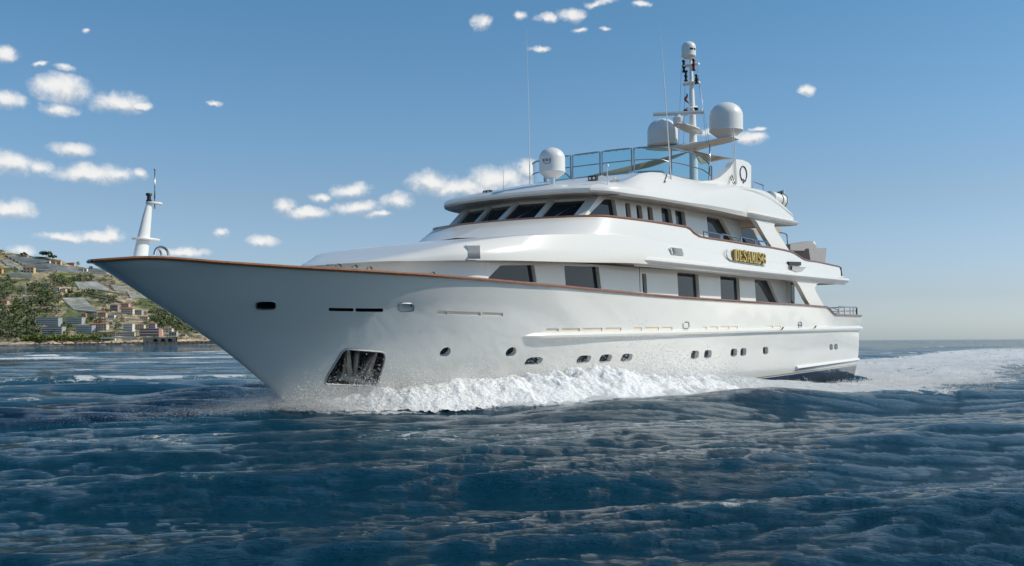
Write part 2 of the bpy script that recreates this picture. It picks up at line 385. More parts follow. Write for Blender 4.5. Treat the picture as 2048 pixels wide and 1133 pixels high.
for x, y, a, b, s in ((1067, 724, 33, 17, .6), (1167, 721.5, 27, 17, .5), (1211, 720, 24, 17, .4), (1253, 719, 22, 17, .4), (1389.5, 714.5, 16, 17, .15), (1415.5, 713.5, 15, 17, .15),
                   (1467.5, 711, 13, 16, .1), (1486.5, 710, 12, 16, .1), (1531, 707.5, 11, 15, 0), (1662.5, 702, 7, 12, 0), (1672, 701.5, 7, 12, 0)):
    OPEN.append(('porthole', oval(x, y, a, b, p=3.4, sh=s), .17, GLASSD, None))
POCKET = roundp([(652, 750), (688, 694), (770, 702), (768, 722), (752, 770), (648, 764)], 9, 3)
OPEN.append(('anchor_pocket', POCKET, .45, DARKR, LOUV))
def cut_hull():
    mb = MB(); plates = []
    for nm, outl, dep, bmat, rim in OPEN:
        P = [Vector(hit(x, y)) for x, y in outl]; c = sum(P, Vector())/len(P); n = normal(c.x, c.z)
        a = [p+n*.25 for p in P]; b = [p-n*dep for p in P]
        mb.prism(b, (0, 0, 0)) if False else None
        ia = [mb.pt(p) for p in a]; ib = [mb.pt(p) for p in b]; m = len(P)
        mb.face(ia); mb.face(ib[::-1])
        for i in range(m): mb.face([ia[i], ib[i], ib[(i+1) % m], ia[(i+1) % m]])
        plates.append((nm, P, n, dep, bmat, rim, c))
    cutter = mb.build('cutter', WHITE2, None)
    md = hull.modifiers.new('b', 'BOOLEAN'); md.operation = 'DIFFERENCE'; md.object = cutter; md.solver = 'EXACT'
    dg = bpy.context.evaluated_depsgraph_get(); dg.update()
    me = bpy.data.meshes.new_from_object(hull.evaluated_get(dg)); n0 = len(hull.data.polygons)
    hull.modifiers.clear()
    if len(me.polygons) > n0*.7: hull.data = me
    print('hull faces', n0, len(me.polygons))
    bpy.data.objects.remove(cutter)
    hull.data.materials.clear(); hull.data.materials.append(HULLM)
    bm = bmesh.new(); bm.from_mesh(hull.data)
    for e in bm.edges:
        if len(e.link_faces) == 2: e.smooth = e.calc_face_angle(0) < math.radians(22)
    for f in bm.faces: f.smooth = True; f.material_index = 0
    bm.to_mesh(hull.data); bm.free()
    hull.parent = yacht
    for nm, P, n, dep, bmat, rim, c in plates:
        pl = MB(); k = .985
        pl.poly([c-n*(dep-.012)+(p-c)*k for p in P]); o = pl.build(nm, bmat, hull, fixn=False)
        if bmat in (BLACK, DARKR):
            sl = MB(); sl.loft([[c+(p-c)*.985-n*.004 for p in P], [c+(p-c)*.985-n*dep for p in P]], close=True); sl.build('shade_lining', bmat, hull, fixn=False)  # dark sleeve paints the shade onto the walls of the openings
        if rim is not None:
            t = MB(); t.tube([p+n*.012 for p in P], .014 if nm == 'hawse_hole' else .028, 6, closed=True); t.build('rim', STEELD if nm == 'hawse_hole' else rim, hull)
cut_hull()

# anchor in its pocket: shank, crown and two flukes
def anchor():
    c = Vector(hit(712, 735)); n = normal(c.x, c.z)
    def h(x, y, d): p = Vector(hit(x, y)); return p-normal(p.x, p.z)*d
    mb = MB()
    for (xt, yt), (xa, ya), (xb, yb) in (((697, 700), (686, 752), (708, 757)), ((755, 705), (716, 757), (740, 765))):
        tip = h(xt, yt, .14); a = h(xa, ya, .10); b = h(xb, yb, .12); w_ = n*-.10
        tip2 = h(xt+6, yt, .15)
        P = [tip, tip2, b, a]; mb.prism(P, w_)
        mb.tube([tip, (a+b)/2+n*.05], [.02, .05], 6)
    mb.tube([h(680, 752, .12), h(745, 768, .12)], .12, 8)
    mb.tube([h(712, 758, .2), h(722, 712, .35)], .09, 8)
    return mb.build('anchor', mat('galvanised_anchor', (.33, .31, .28), .5, .3, noise=(8, .6, (.2, .17, .14))), yacht)
anchor()

# rub rail along the hull
def fin(pts, prof, name, m, parent, both=True):
    """sweep a profile [(dv, dz)] along points (u, v, z)"""
    rows = []
    n = len(pts)
    for i, (u, v, z) in enumerate(pts):
        rows.append([(u, v+dv, z+dz) for dv, dz in prof])
    rows = list(zip(*rows)); rows = [list(r) for r in rows]
    for sgn in ((1, -1) if both else (1,)):
        mb = MB(); ids = mb.loft([[(p[0], sgn*p[1], p[2]) for p in r] for r in rows], smooth=True)
        mb.face([r[0] for r in ids]); mb.face([r[-1] for r in ids][::-1]); mb.build(name, m, parent)
RP = [(-.08, .12), (.05, .115), (.115, .085), (.145, .01), (.12, -.06), (.04, -.11), (-.08, -.15)]
def rub():
    pts = []; uu = np.linspace(12.6, UEND+.15, 70)
    for u in uu:
        z = 1.72+(1.96-1.72)*(u-11.6)/32; k = min((u-12.6)/.9, 1)**.5
        pts.append((u, V(min(u, UEND), z)-(1-k)*.15, z))
    fin(pts, RP, 'rub_rail', WHITE, hull)
rub()
# lower spray rail at the stern quarter
fin([(u, V(u, .25)-.02, .05+.016*(u-34)) for u in np.linspace(34.2, UEND+.1, 20)], [(-.05, .12), (.07, .1), (.12, 0), (.05, -.06), (-.05, -.08)], 'spray_rail', WHITE, hull)
# teak cap rail following the sheer
def caprail():
    us = np.r_[np.linspace(0, 1, 18)**2, np.linspace(1.2, ue-.1, 80), np.linspace(ue, UEND, 26)]
    P = [(u, V(u, rail_z(u)) if u > 0 else 0, rail_z(u)) for u in us]; P = [(u, -v, z) for u, v, z in P[:0:-1]]+P
    rows = []; n = len(P)
    for i, (u, v, z) in enumerate(P):
        a = P[max(i-1, 0)]; b = P[min(i+1, n-1)]; t = np.array([b[0]-a[0], b[1]-a[1]]); t /= np.linalg.norm(t); o = np.array([-t[1], t[0]])
        rows.append([(u+o[0]*d_, v+o[1]*d_, z+dz) for d_, dz in ((-.20, -.03), (-.20, .045), (.045, .045), (.08, .0), (.045, -.045))])
    mb = MB(); ids = mb.loft(rows, close=True); mb.face(ids[0]); mb.face(ids[-1]); mb.build('cap_rail', TEAK, hull, angle=30)
caprail()
# stern rail and boarding gate, transom edge
def rail_run(mb, pts, height, r=.022, posts=True, mid=True, lean=0):
    top = [(p[0], p[1], p[2]+height) for p in pts]; mb.tube(top, r, 8)
    if mid: mb.tube([(p[0], p[1], p[2]+height*.5) for p in pts], r*.7, 6)
    if posts:
        for p in pts: mb.tube([p, (p[0], p[1], p[2]+height)], r, 6)
mb = MB()
for s in (1, -1):
    pts = [(u, s*(vr(u)-.1), rail_z(u)+.03) for u in (40.6, 41.6, 42.7, 43.3, 44.1)]
    rail_run(mb, pts, .42, .035, mid=False)
    a = Q([(1655, 624), (1668, 624.5), (1676, 627), (1678, 633), (1672, 635)], 4.1); mb.tube([(p[0], s*p[1], p[2]) for p in a], .03, 8)
rail_run(mb, [(44.1, v, 2.72) for v in (-3.9, -2.4, -.8, .8, 2.4, 3.9)], .42, .03)
mb.build('stern_railing', STEEL, yacht)
# small mooring fittings along the rail
for x, y in ((690, 531), (722, 533), (752, 537), (878, 549)):
    mb = MB(); u, z = solve_rail(x, y); v = vr(u)-.2; mb.tube([(u-.10, v, z+.03), (u-.04, v, z+.09), (u+.04, v, z+.09), (u+.10, v, z+.03)], .02, 6); mb.build('mooring_cleat', BLACK, yacht)
mb = MB(); c = q(325, 503, 1.1); mb.tube([(c[0]+.17*math.cos(a), c[1]+.03*math.cos(a), c[2]+.2*math.sin(a)) for a in np.linspace(0, math.pi, 10)], .035, 8)
mb.tube([(c[0]+.10*math.cos(a), c[1]-.15, c[2]+.15*math.sin(a)) for a in np.linspace(0, math.pi, 10)], .03, 8); mb.build('bow_fairlead', STEEL, yacht)

# small hull fittings: oval panel, drain, number-like boarding step recess
mb = MB(); P = [Vector(hit(x, y)) for x, y in oval(1372, 655, 12, 13, p=4)]; n = normal(P[0].x, P[0].z); mb.tube([p+n*.01 for p in P], .016, 6, closed=True); mb.build('fuel_hatch_ring', STEELD, hull)
mb = MB()
P = [Vector(hit(x, y)) for x, y in oval(1600, 657, 7, 11, p=3)]; n = normal(P[0].x, P[0].z); mb.tube([p+n*.01 for p in P], .02, 6, closed=True)
mb.tube([Vector(hit(1597, 657))+n*.03, Vector(hit(1603, 657))+n*.03], .03, 6); mb.build('shore_power_fitting', STEELD, hull)
for x, y in ((1555, 666), (1621, 664)): mb = MB(); p = Vector(hit(x, y))+Vector((0, .2, 0)); mb.tube([p, p+Vector((.1, .05, .12))], .03, 6); mb.build('drain_spigot', BLACK, hull)

# ------------------------------------------------------------------ superstructure
def solid_wall(name, outer, holes, v, m, parent, depth=.14, thick=None, glass=GLASSD, hname='window', rr=.09, hm=None):
    """flat side wall at +-v: outline and holes in (u, z); every hole gets a reveal and a pane"""
    objs = []
    mb = MB(); hs = [roundp(h, rr) for h in holes]
    for s in (1, -1):
        loops = [[Vector((a, b, 0)) for a, b in lp] for lp in [outer]+hs]; flat = [p for lp in loops for p in lp]
        ids = [mb.pt((p.x, s*v, p.y)) for p in flat]
        for tri in tessellate_polygon(loops): mb.face([ids[i] for i in tri])
        for h in hs:
            mb.loft([[(a, s*v, b) for a, b in h], [(a, s*(v-depth-.03), b) for a, b in h]], close=True, smooth=False)
        if thick:
            mb.loft([[(a, s*v, b) for a, b in outer], [(a, s*(v-thick), b) for a, b in outer]], close=True, smooth=False)
    w_ = mb.build(name, m, parent, fixn=False, merge=1e-5)
    for s in (1, -1):
        for h in hs:
            g = MB(); g.poly([(a, s*(v-depth), b) for a, b in h]); g.build(hname, glass, w_, fixn=False)
    return w_
def uz(pts, v): return [(q(x, y, v)[0], q(x, y, v)[2]) for x, y in pts]

# main deck house
VM = 3.3
hs = [[(976, 558), (1003, 531), (1070, 531), (1075, 566)], [(1130, 533.5), (1199, 536), (1204, 582), (1133, 576)], [(1285.5, 550), (1294, 551), (1296, 590), (1287, 589)],
      [(1356, 549), (1398, 553), (1401, 604), (1358, 599)], [(1442, 557), (1479.5, 561), (1482, 612), (1443, 607)], [(1510.5, 565), (1540, 567.5), (1560, 614), (1513, 611)]]
o0 = uz([(1577, 560)], VM)[0][0]
main_house = solid_wall('main_deck_house', [(11.0, 2.75), (o0+.5, 2.3), (o0-.2, 4.46), (11.0, 4.14)], [uz(h, VM) for h in hs], VM, WHITE, yacht, rr=.07)
def house_caps():
    mb = MB()
    # front curve and aft bulkhead of the main deck house
    fr = cr([(11.0, VM, 0), (10.4, 3.1, 0), (9.6, 2.5, 0), (9.1, 1.5, 0), (8.95, 0, 0)], 5)
    mb.both([[(u, v, 2.75) for u, v, _ in fr], [(u, v, 4.1) for u, v, _ in fr]], smooth=True)
    mb.build('house_front', WHITE, main_house)
    mb = MB(); mb.both([[(o0+.5, VM, 2.3), (o0+.5, 0, 2.3)], [(o0-.2, VM, 4.46), (o0-.2, 0, 4.46)]], smooth=False); mb.build('aft_bulkhead', WHITE, main_house)
    # aft saloon doors: tinted panels between white posts
    g = MB(); 
    for x0, x1 in ((1584, 1590.5),): 
        a = Q([(x0, 572), (x1, 573), (x1, 619), (x0, 618)], 3.3); g.prism(a, (0, -.05, 0))
    g.build('saloon_door', GLASSD, main_house)
    p = MB(); a = Q([(1577.5, 571), (1583, 571.5), (1583, 618), (1577.5, 617)], 3.35); p.prism(a, (0, -.1, 0)); p.build('door_post', WHITE2, main_house)
    d = MB(); a = Q([(1280.5, 538), (1301, 540), (1303, 590), (1281.5, 588)], VM+.004)
    d.tube([a[0], a[1]], .008, 4); d.tube([a[0], a[3]], .012, 4); d.build('side_door_seam', DARKR, main_house)
    wd = MB(); wd.both([[(o0+.1, 4.1, 2.32), (o0+.1, 0, 2.32)], [(UEND-.2, 3.9, 2.32), (UEND-.2, 0, 2.32)]], smooth=False); wd.build('aft_deck', TEAKD, yacht, fixn=False)
house_caps()

# upper body: coach roof, overhanging side band, portuguese bridge
def band():
    mb = MB()
    B = [(7.75, 0, 3.92), (7.8, .9, 3.92), (8.05, 1.6, 3.94), (8.75, 2.4, 3.95), (10.1, 3.3, 3.99), (11.8, 3.9, 4.04), (14.7, 4.22, 4.12), (18.7, 4.27, 4.28)]
    B += [q(x, y, 4.27) for x, y in ((1380, 543), (1500, 555.5), (1600, 565), (1688, 573))]
    Sh = [(8.25, 0, 4.07), (8.35, .8, 4.08), (8.55, 1.5, 4.12), (9.2, 2.25, 4.27), (10.2, 3.05, 4.52), (12.3, 3.72, 4.84), (15.0, 4.08, 5.07), (18.7, 4.18, 5.24)]
    Sh += [q(x, y, 4.22) for x, y in ((1380, 500), (1500, 527), (1600, 538), (1688, 561))]
    nb = 5
    Bc = cr(B, nb); Sc = cr(Sh, nb)
    Mc = [((a[0]+b[0])/2-(.1 if a[0] < 12 else 0), (a[1]+b[1])/2+.07*min(a[1], 1), (a[2]+b[2])/2) for a, b in zip(Bc, Sc)]
    So = [(a[0]+(.25 if a[0] < 12 else 0), max(a[1]-.9, 0), a[2]+.06) for a in Bc]
    mb.both([So, Bc, [(m[0]*.5+b[0]*.5, m[1]*.45+b[1]*.55+.03*min(b[1], 1), m[2]*.5+b[2]*.5) for m, b in zip(Mc, Bc)], Mc, Sc])
    # crown from shoulder to centreline forward of the bridge
    kf = 7*nb+1; T = Sc[:kf]
    rows = [T]
    for f, dz in ((.95, .025), (.8, .045), (.5, .06), (0, .07)):
        rows.append([(a[0]+(1-f)*.0, a[1]*f, a[2]+dz*min(1, (a[0]-8.5)/2.0+.15)) for a in T])
    mb.both(rows)
    up = mb.build('upper_deck_band', WHITE, yacht, angle=50)
    # bridge bulwark (portuguese bridge) and rail
    R0 = [(15.55, 0, 5.80), (15.6, 1.2, 5.80), (15.85, 2.3, 5.80), (16.3, 3.2, 5.82), (17.0, 3.75, 5.85), (18.0, 3.98, 5.86)]
    R1 = [q(x, y, 4.05) for x, y in ((1290, 445), (1340, 453), (1374, 459))]
    R2 = [q(x, y, 4.08) for x, y in ((1382, 463), (1389, 471), (1400, 478), (1418, 482))]
    R3 = [q(x, y, 4.12) for x, y in ((1460, 488.5), (1520, 499), (1546, 502.5), (1583, 511), (1598, 519.5), (1612, 528), (1636, 532), (1663, 538), (1680, 542))]
    R = cr(R0+R1, 5)+R2+cr(R3, 3)
    Bf = [(13.6, 0, 5.1), (13.75, 1.2, 5.05), (14.2, 2.3, 5.0), (15.0, 3.25, 5.0), (16.3, 3.98, 5.08), (18.0, 4.155, 5.205)]
    Bu = cr(Bf, 5)
    SU = np.array([p[0] for p in Sc]); SV = lambda u: float(np.interp(u, SU, [p[1] for p in Sc])); SZ = lambda u: float(np.interp(u, SU, [p[2] for p in Sc]))
    Bh = []
    for i, r in enumerate(R):
        if i < len(Bu): Bh.append(Bu[i])
        else:
            u = r[0]; k = min(1, (u-18)/5.); z = np.interp(u, [18, 23, 30, 42], [5.22, 5.12, 5.0, 4.75]); Bh.append((u, SV(u)-.01, min(SZ(u), r[2]-.12)))
    mid = [tuple((a*.45+b*.55)+(.035*min(x[1], 1) if j == 1 else 0) for j, (a, b) in enumerate(zip(x, y))) for x, y in zip(Bh, R)]
    inn = [(r[0]+(.1 if r[0] < 17 else 0), max(r[1]-.10, 0), r[2]) for r in R]; inb = [(p[0], p[1], p[2]-.75) for p in inn]
    m2 = MB(); m2.both([Bh, mid, R, inn, inb])
    bw = m2.build('bridge_bulwark', WHITE, yacht, angle=50)
    t = MB()
    for s in (1, -1):
        rows = [[(p[0], s*max(p[1]+dv, 0), p[2]+dz) for dv, dz in ((-.14, 0), (-.13, .05), (.03, .055), (.055, .02), (.03, -.02))] for p in R]; t.loft(rows, close=True)
    t.build('cap_rail', TEAK, bw, angle=30)
    # stern end of the upper deck
    e = MB(); zb = B[-1]; e.both([[(UA, 4.2, 4.3), (UA, 0, 4.3)], [(UA-.15, 4.15, 5.2), (UA-.15, 0, 5.2)]], smooth=False)
    e.both([[(17.2, 3.9, 5.0), (17.2, 0, 5.0)], [(UA-.15, 4.1, 4.95), (UA-.15, 0, 4.95)]], smooth=False); e.build('bridge_deck', TEAKD, bw, fixn=False)
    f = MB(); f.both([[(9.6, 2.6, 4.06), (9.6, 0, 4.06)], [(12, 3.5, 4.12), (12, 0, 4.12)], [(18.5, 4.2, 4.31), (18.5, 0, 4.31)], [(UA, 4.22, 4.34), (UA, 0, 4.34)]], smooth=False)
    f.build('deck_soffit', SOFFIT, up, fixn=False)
    return up, bw
UA = q(1690, 570, 4.25)[0]
upper_band, bridge_bulwark = band()
# upper rub rail, pointed at its forward end
pts = [q(x, y, 4.2) for x, y in ((1280, 521), (1300, 523.5), (1400, 535), (1500, 547), (1600, 558.5), (1692, 568.5))]
pts = resamp(pts, 40); pts = [(u, v-(.16 if i == 0 else .03 if i == 1 else 0), z) for i, (u, v, z) in enumerate(pts)]
fin(pts, [(-.03, .14), (.10, .12), (.20, .05), (.22, -.03), (.15, -.12), (.0, -.2), (-.05, -.26)], 'upper_rub_rail', WHITE, upper_band)

# wings joining the decks aft
def wing(pts, v, th, name, inner=True):
    for s in (1, -1): mb = MB(); mb.prism([(a, s*v, b) for a, b in uz(pts, v)], (0, -s*th, 0)); mb.build(name, WHITE, yacht, angle=30)
wing([(1586, 562), (1660, 570), (1643, 572), (1635, 576), (1631, 583), (1633, 591), (1648, 618), (1650, 621), (1622, 619), (1613, 604), (1601, 580), (1594, 569)], 4.15, .22, 'deck_wing')
wing([(1490, 436), (1554, 451), (1551, 458), (1553, 464), (1583, 511.5), (1584, 514), (1549, 506), (1533, 480), (1516, 449.5), (1508, 442), (1500, 438)], 4.0, .2, 'deck_wing')

# bridge deck house (wheelhouse)
VB2 = 3.1
hb = [[(1176, 436), (1213, 400.5), (1233, 402), (1239, 442)], [(1253, 408.5), (1263, 410), (1266.5, 446), (1256, 444)], [(1275, 412.5), (1286, 415), (1290, 450), (1278, 447)],
      [(1297, 416), (1307.5, 418.5), (1311, 453), (1300, 450)], [(1325, 418), (1345, 422.5), (1350, 460), (1328, 455)], [(1353, 424), (1372, 428), (1376, 464), (1356, 461)], [(1416, 437), (1447, 444), (1474, 494), (1420, 487)]]
ow = uz([(1170, 434), (1202, 396)], VB2)
ob = uz([(1483, 440)], VB2)[0][0]
u0b, u0t = ow[0][0]-.05, ow[1][0]-.05
bridge_house = solid_wall('wheelhouse', [(15.7, 5.0), (ob+.6, 5.0), (ob-.1, 6.95), (18.03, 6.78), (16.11, 5.3)], [uz(h, VB2) for h in hb], VB2, WHITE, yacht, depth=.16, rr=.09)
def wh_front():
    # raked front in facets: base line at z 5.3, head at z 6.72
    base = [(15.2, 0), (15.6, 1.4), (16.05, 2.8), (16.1, VB2)]; head = [(17.3, 0), (17.55, 1.4), (17.95, 2.8), (18.0, VB2)]
    mb = MB()
    def P(i, a, h): # i facet, a across 0..1, h 0..1 up
        b0, b1, t0, t1 = base[i], base[i+1], head[i], head[i+1]
        u = (b0[0]*(1-a)+b1[0]*a)*(1-h)+(t0[0]*(1-a)+t1[0]*a)*h; v = (b0[1]*(1-a)+b1[1]*a)*(1-h)+(t0[1]*(1-a)+t1[1]*a)*h
        return Vector((u, v, 5.3+1.45*h))
    panes = []; wips = []
    for i in range(2):
        a0, a1, h0, h1 = (.075, .925, .2, .93)
        o = [P(i, 0, 0), P(i, 1, 0), P(i, 1, 1), P(i, 0, 1)]; w_ = [P(i, a0, h0), P(i, a1, h0), P(i, a1, h1), P(i, a0, h1)]
        n = (o[1]-o[0]).cross(o[3]-o[0]).normalized(); 
        if n.x > 0: n = -n
        back = [p-n*.10 for p in w_]
        for s in (1, -1):
            f = lambda p: (p[0], s*p[1], p[2])
            for a, b in ((0, 1), (1, 2), (2, 3), (3, 0)): mb.poly([f(o[a]), f(o[b]), f(w_[b]), f(w_[a])]); mb.poly([f(w_[a]), f(w_[b]), f(back[b]), f(back[a])])
            panes.append([f(p) for p in back])
            c0 = P(i, .25, .22)+n*.02; c1 = P(i, .75, .72)+n*.02; wip = MB(); wips.append(wip); wip.tube([f(c0), f(c1)], .012, 5)
            c2 = P(i, .75, .72)+n*-.05; wip.tube([f(c1), f(c2)], .012, 5)
    i = 2
    mb.both([[tuple(P(i, 0, 0)), tuple(P(i, 1, 0))], [tuple(P(i, 0, 1)), tuple(P(i, 1, 1))]], smooth=False)
    fr = mb.build('wheelhouse_front', WHITE, yacht, fixn=False, merge=1e-5)
    for p in panes: g = MB(); g.poly(p); g.build('windscreen', GLASSD, fr, fixn=False)
    for wip in wips: wip.build('wiper', STEELD, fr)
    cp = MB(); cp.both([[(ob+.6, VB2, 5.0), (ob+.6, 0, 5.0)], [(ob-.1, VB2, 6.95), (ob-.1, 0, 6.95)]], smooth=False); cp.build('aft_bulkhead', WHITE, bridge_house)
wh_front()

# roof with brow, side fascia, coaming and aft overhang
def roof():
    mb = MB()
    E = [(16.3, 0), (16.35, 1.2), (16.6, 2.5), (17.0, 3.3)]; E = cr([(a, b, 0) for a, b in E], 4)
    def row(dz, du, z): return [(a+du, b*(1-du*.02), z) for a, b, _ in E]
    Gl = cr([(22.3, 0, 0), (22.4, 1.2, 0), (22.75, 2.3, 0), (23.3, 3.05, 0)], 4)
    z0 = 6.72
    soff_in = [(a+1.1, b*.86, z0+.02) for a, b, _ in E]
    rows = [row(0, .10, z0), row(0, 0, z0+.07), row(0, .0, z0+.16), row(0, .16, z0+.27)]
    for f in (.2, .45, .75, 1):
        rows.append([(a*(1-f)+g[0]*f+.16*(1-f), b*(1-f)+g[1]*f, (z0+.27)*(1-f)+8.15*f+.10*math.sin(f*math.pi)) for (a, b, _), g in zip(E, Gl)])
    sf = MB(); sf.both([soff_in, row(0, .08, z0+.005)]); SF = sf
    mb.both(rows)
    # side shell: lower edge, fascia crease, coaming top
    low = [(17.0, 3.3, z0+.07), (17.6, 3.76, z0+.05), (18.6, 4.0, z0+.02)]+[q(x, y, 4.1) for x, y in ((1300, 397.5), (1340, 404.5), (1380, 411.5), (1429, 421), (1496, 436.5), (1540, 446), (1591, 457))]
    crs = [(17.03, 3.29, z0+.17), (17.65, 3.73, z0+.23), (18.7, 3.97, z0+.31)]+[q(x, y, 4.03) for x, y in ((1300, 385.5), (1340, 391), (1378, 397), (1423, 388), (1490, 386), (1540, 404), (1588, 440))]
    top = [(17.16, 3.29, z0+.27), (17.9, 3.4, z0+.47), (19.0, 3.45, 7.32)]+[q(x, y, 3.45) for x, y in ((1291, 349.5), (1328, 350), (1370, 360.5), (1409, 367))]+[q(1503, 381, 3.9), q(1545, 395, 3.9), q(1585, 434, 3.95)]
    L_, C_, T_ = cr(low, 6), cr(crs, 6), cr(top, 6)
    i0 = 6*6
    def mix(a, b, f, dv=0): return [(x[0]*(1-f)+y[0]*f, x[1]*(1-f)+y[1]*f+dv*min(i/8, 1), x[2]*(1-f)+y[2]*f) for i, (x, y) in enumerate(zip(a, b))]
    Tin = [(p[0], p[1]-.22, p[2]-.02) for p in T_]; Tb = [(p[0], p[1]-.25, 7.0) for p in T_]
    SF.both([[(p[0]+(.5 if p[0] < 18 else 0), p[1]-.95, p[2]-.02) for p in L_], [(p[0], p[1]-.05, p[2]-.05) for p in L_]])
    mb.both([[(p[0], p[1]-.06, p[2]-.05) for p in L_], mix(L_, C_, .12, .02), mix(L_, C_, .5, .03), mix(L_, C_, .9, .02), mix(L_, C_, 1, -.01), mix(C_, T_, .3, .05), mix(C_, T_, .7, .06), mix(C_, T_, .94, .02), T_, Tin, Tb])
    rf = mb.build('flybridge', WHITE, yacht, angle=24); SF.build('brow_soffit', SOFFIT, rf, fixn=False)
    # raised coaming aft with the round emblem, built as a solid fin
    f = MB()
    P = uz([(1395, 369), (1409, 367), (1427, 366), (1440, 360.5), (1453, 350), (1462, 341), (1468, 331), (1474, 324.5), (1487, 326), (1499, 331.5), (1504, 338), (1503, 385), (1450, 392), (1400, 385)], 3.5)
    for s in (1, -1): f.prism([(a, s*3.56, b) for a, b in P], (0, -s*.28, 0))
    fn = f.build('coaming_fin', WHITE, rf, angle=30)
    # emblem: wreath ring with a small dark seal under it
    e = MB(); c = q(1491, 353, 3.58); s_ = .0
    for r in (1,):
        pts = [(c[0]+.36*math.cos(a), 3.575, c[2]+.32*math.sin(a)) for a in np.linspace(-1.25, math.pi+1.25, 26)]; e.tube(pts, .028, 5)
    for dx, dz, rr_ in ((0, -.36, .075), (-.2, -.30, .045), (.2, -.30, .045), (0, -.26, .03)): e.lathe((c[0]+dx, 3.565, c[2]+dz), [(rr_, 0), (rr_, .02)], 10, (0, 1, 0))
    e.build('funnel_emblem', NAVYP, fn)
    # deck and soffit planes
    d = MB(); d.both([[(18.5, 3.3, 7.05), (18.5, 0, 7.05)], [(22.3, 3.2, 7.7), (22.3, 0, 7.7)], [(34.5, 3.5, 7.7), (34.5, 0, 7.7)], [(q(1585, 434, 3.95)[0], 3.8, 7.15), (q(1585, 434, 3.95)[0], 0, 7.15)]], smooth=False)
    d.build('flybridge_deck', TEAKD, rf, fixn=False)
    g = MB(); ua = q(1591, 457, 4.1)[0]
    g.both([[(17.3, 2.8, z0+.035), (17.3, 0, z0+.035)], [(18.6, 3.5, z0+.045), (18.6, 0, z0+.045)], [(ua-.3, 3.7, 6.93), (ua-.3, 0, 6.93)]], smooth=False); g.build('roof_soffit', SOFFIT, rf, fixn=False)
    ee = MB(); ee.both([[(ua, 4.1, 6.88), (ua, 0, 6.88)], [(ua-.1, 4.0, 7.15), (ua-.1, 0, 7.15)]], smooth=False); ee.build('aft_edge', WHITE, rf, fixn=False)
    pts = resamp([q(x, y, 4.05) for x, y in ((1493, 430.5), (1510, 434.5), (1550, 443), (1594, 453))], 16)
    pts = [(u, v-(.14 if i == 0 else 0), z) for i, (u, v, z) in enumerate(pts)]
    fin(pts, [(-.05, .10), (.09, .08), (.17, 0), (.12, -.08), (.0, -.13), (-.05, -.14)], 'roof_rub_rail', WHITE, rf)
    return rf
fly = roof()

# flybridge windscreen: framed glass panels that follow the curved front
def windscreen():
    zb, zt = 8.16, 9.12
    path = cr([(22.1, 0, 0), (22.12, 1.2, 0), (22.3, 2.4, 0), (22.85, 3.15, 0), (24.0, 3.38, 0), (25.6, 3.4, 0), (28.2, 3.42, 0)], 8)
    P = np.array(path); dd = np.r_[0, np.cumsum(np.linalg.norm(np.diff(P, axis=0), axis=1))]; Lt = dd[-1]
    def at(s_, v_=1):
        s_ = max(0, min(abs(s_), Lt)); return (float(np.interp(s_, dd, P[:, 0])), v_*float(np.interp(s_, dd, P[:, 1])))
    uo = at(3.0)
    cuts = [(-.65, .65, zt), (.75, 2.05, zt), (2.15, 3.65, zt), (3.75, 5.2, zt), (5.3, 7.2, zt)]
    for a, b, top in cuts:
        for s in ((1,) if a < 0 else (1, -1)):
            ss = np.linspace(a, b, 9)
            def pt_(x): uu, vv = at(x); return (uu, vv*s*(1 if x >= 0 else -1))
            last = a > 5
            zz = [top-(max(0, (x-a)/(b-a)-.55)*.75 if last else 0)-(.0) for x in ss]
            zb_ = [zb-(.12 if x > 3.3 else 0) for x in ss]
            g = MB(); g.loft([[(*pt_(x), z_) for x, z_ in zip(ss, zb_)], [(*pt_(x), z_) for x, z_ in zip(ss, zz)]]); fr = MB()
            loop = [(*pt_(x), z_) for x, z_ in zip(ss, zb_)]+[(*pt_(x), z_) for x, z_ in zip(ss[::-1], zz[::-1])]
            fr.tube(loop, .034, 6, closed=True); fr.tube([(*pt_(x), (z1+z2)/2) for x, z1, z2 in zip(ss, zb_, zz)], .022, 6)
            for x, z1, z2 in list(zip(ss, zb_, zz))[2:8:2]:
                for z_ in (z1+.02, (z1+z2)/2, z2-.04): fr.lathe((*pt_(x), z_), [(.02, -.02), (.02, .02)], 6)
            fo = fr.build('windscreen_frame', STEELD, fly); g.build('windscreen_panel', GLASSC, fly, fixn=False)
    # support foot rail
    t = MB()
    t.tube([(at(x)[0]-.05, (1 if x > 0 else -1)*at(x)[1], zb-.14) for x in np.linspace(-3.4, 3.4, 29)], .018, 6); t.build('screen_foot_rail', STEEL, fly)
    for s in (): t.tube([(at(x)[0]-.05, s*at(x)[1], zb-.14) for x in np.linspace(0, 3.4, 14)], .018, 6)
    for s in (1, -1): t = MB(); t.tube([q(1422, 366, 3.42) if s > 0 else (q(1422, 366, 3.42)[0], -3.42, q(1422, 366, 3.42)[2]), tuple(np.array(q(1424.5, 294, 3.42))*np.array([1, s, 1]))], .035, 8); t.build('screen_post', STEEL, fly)
windscreen()

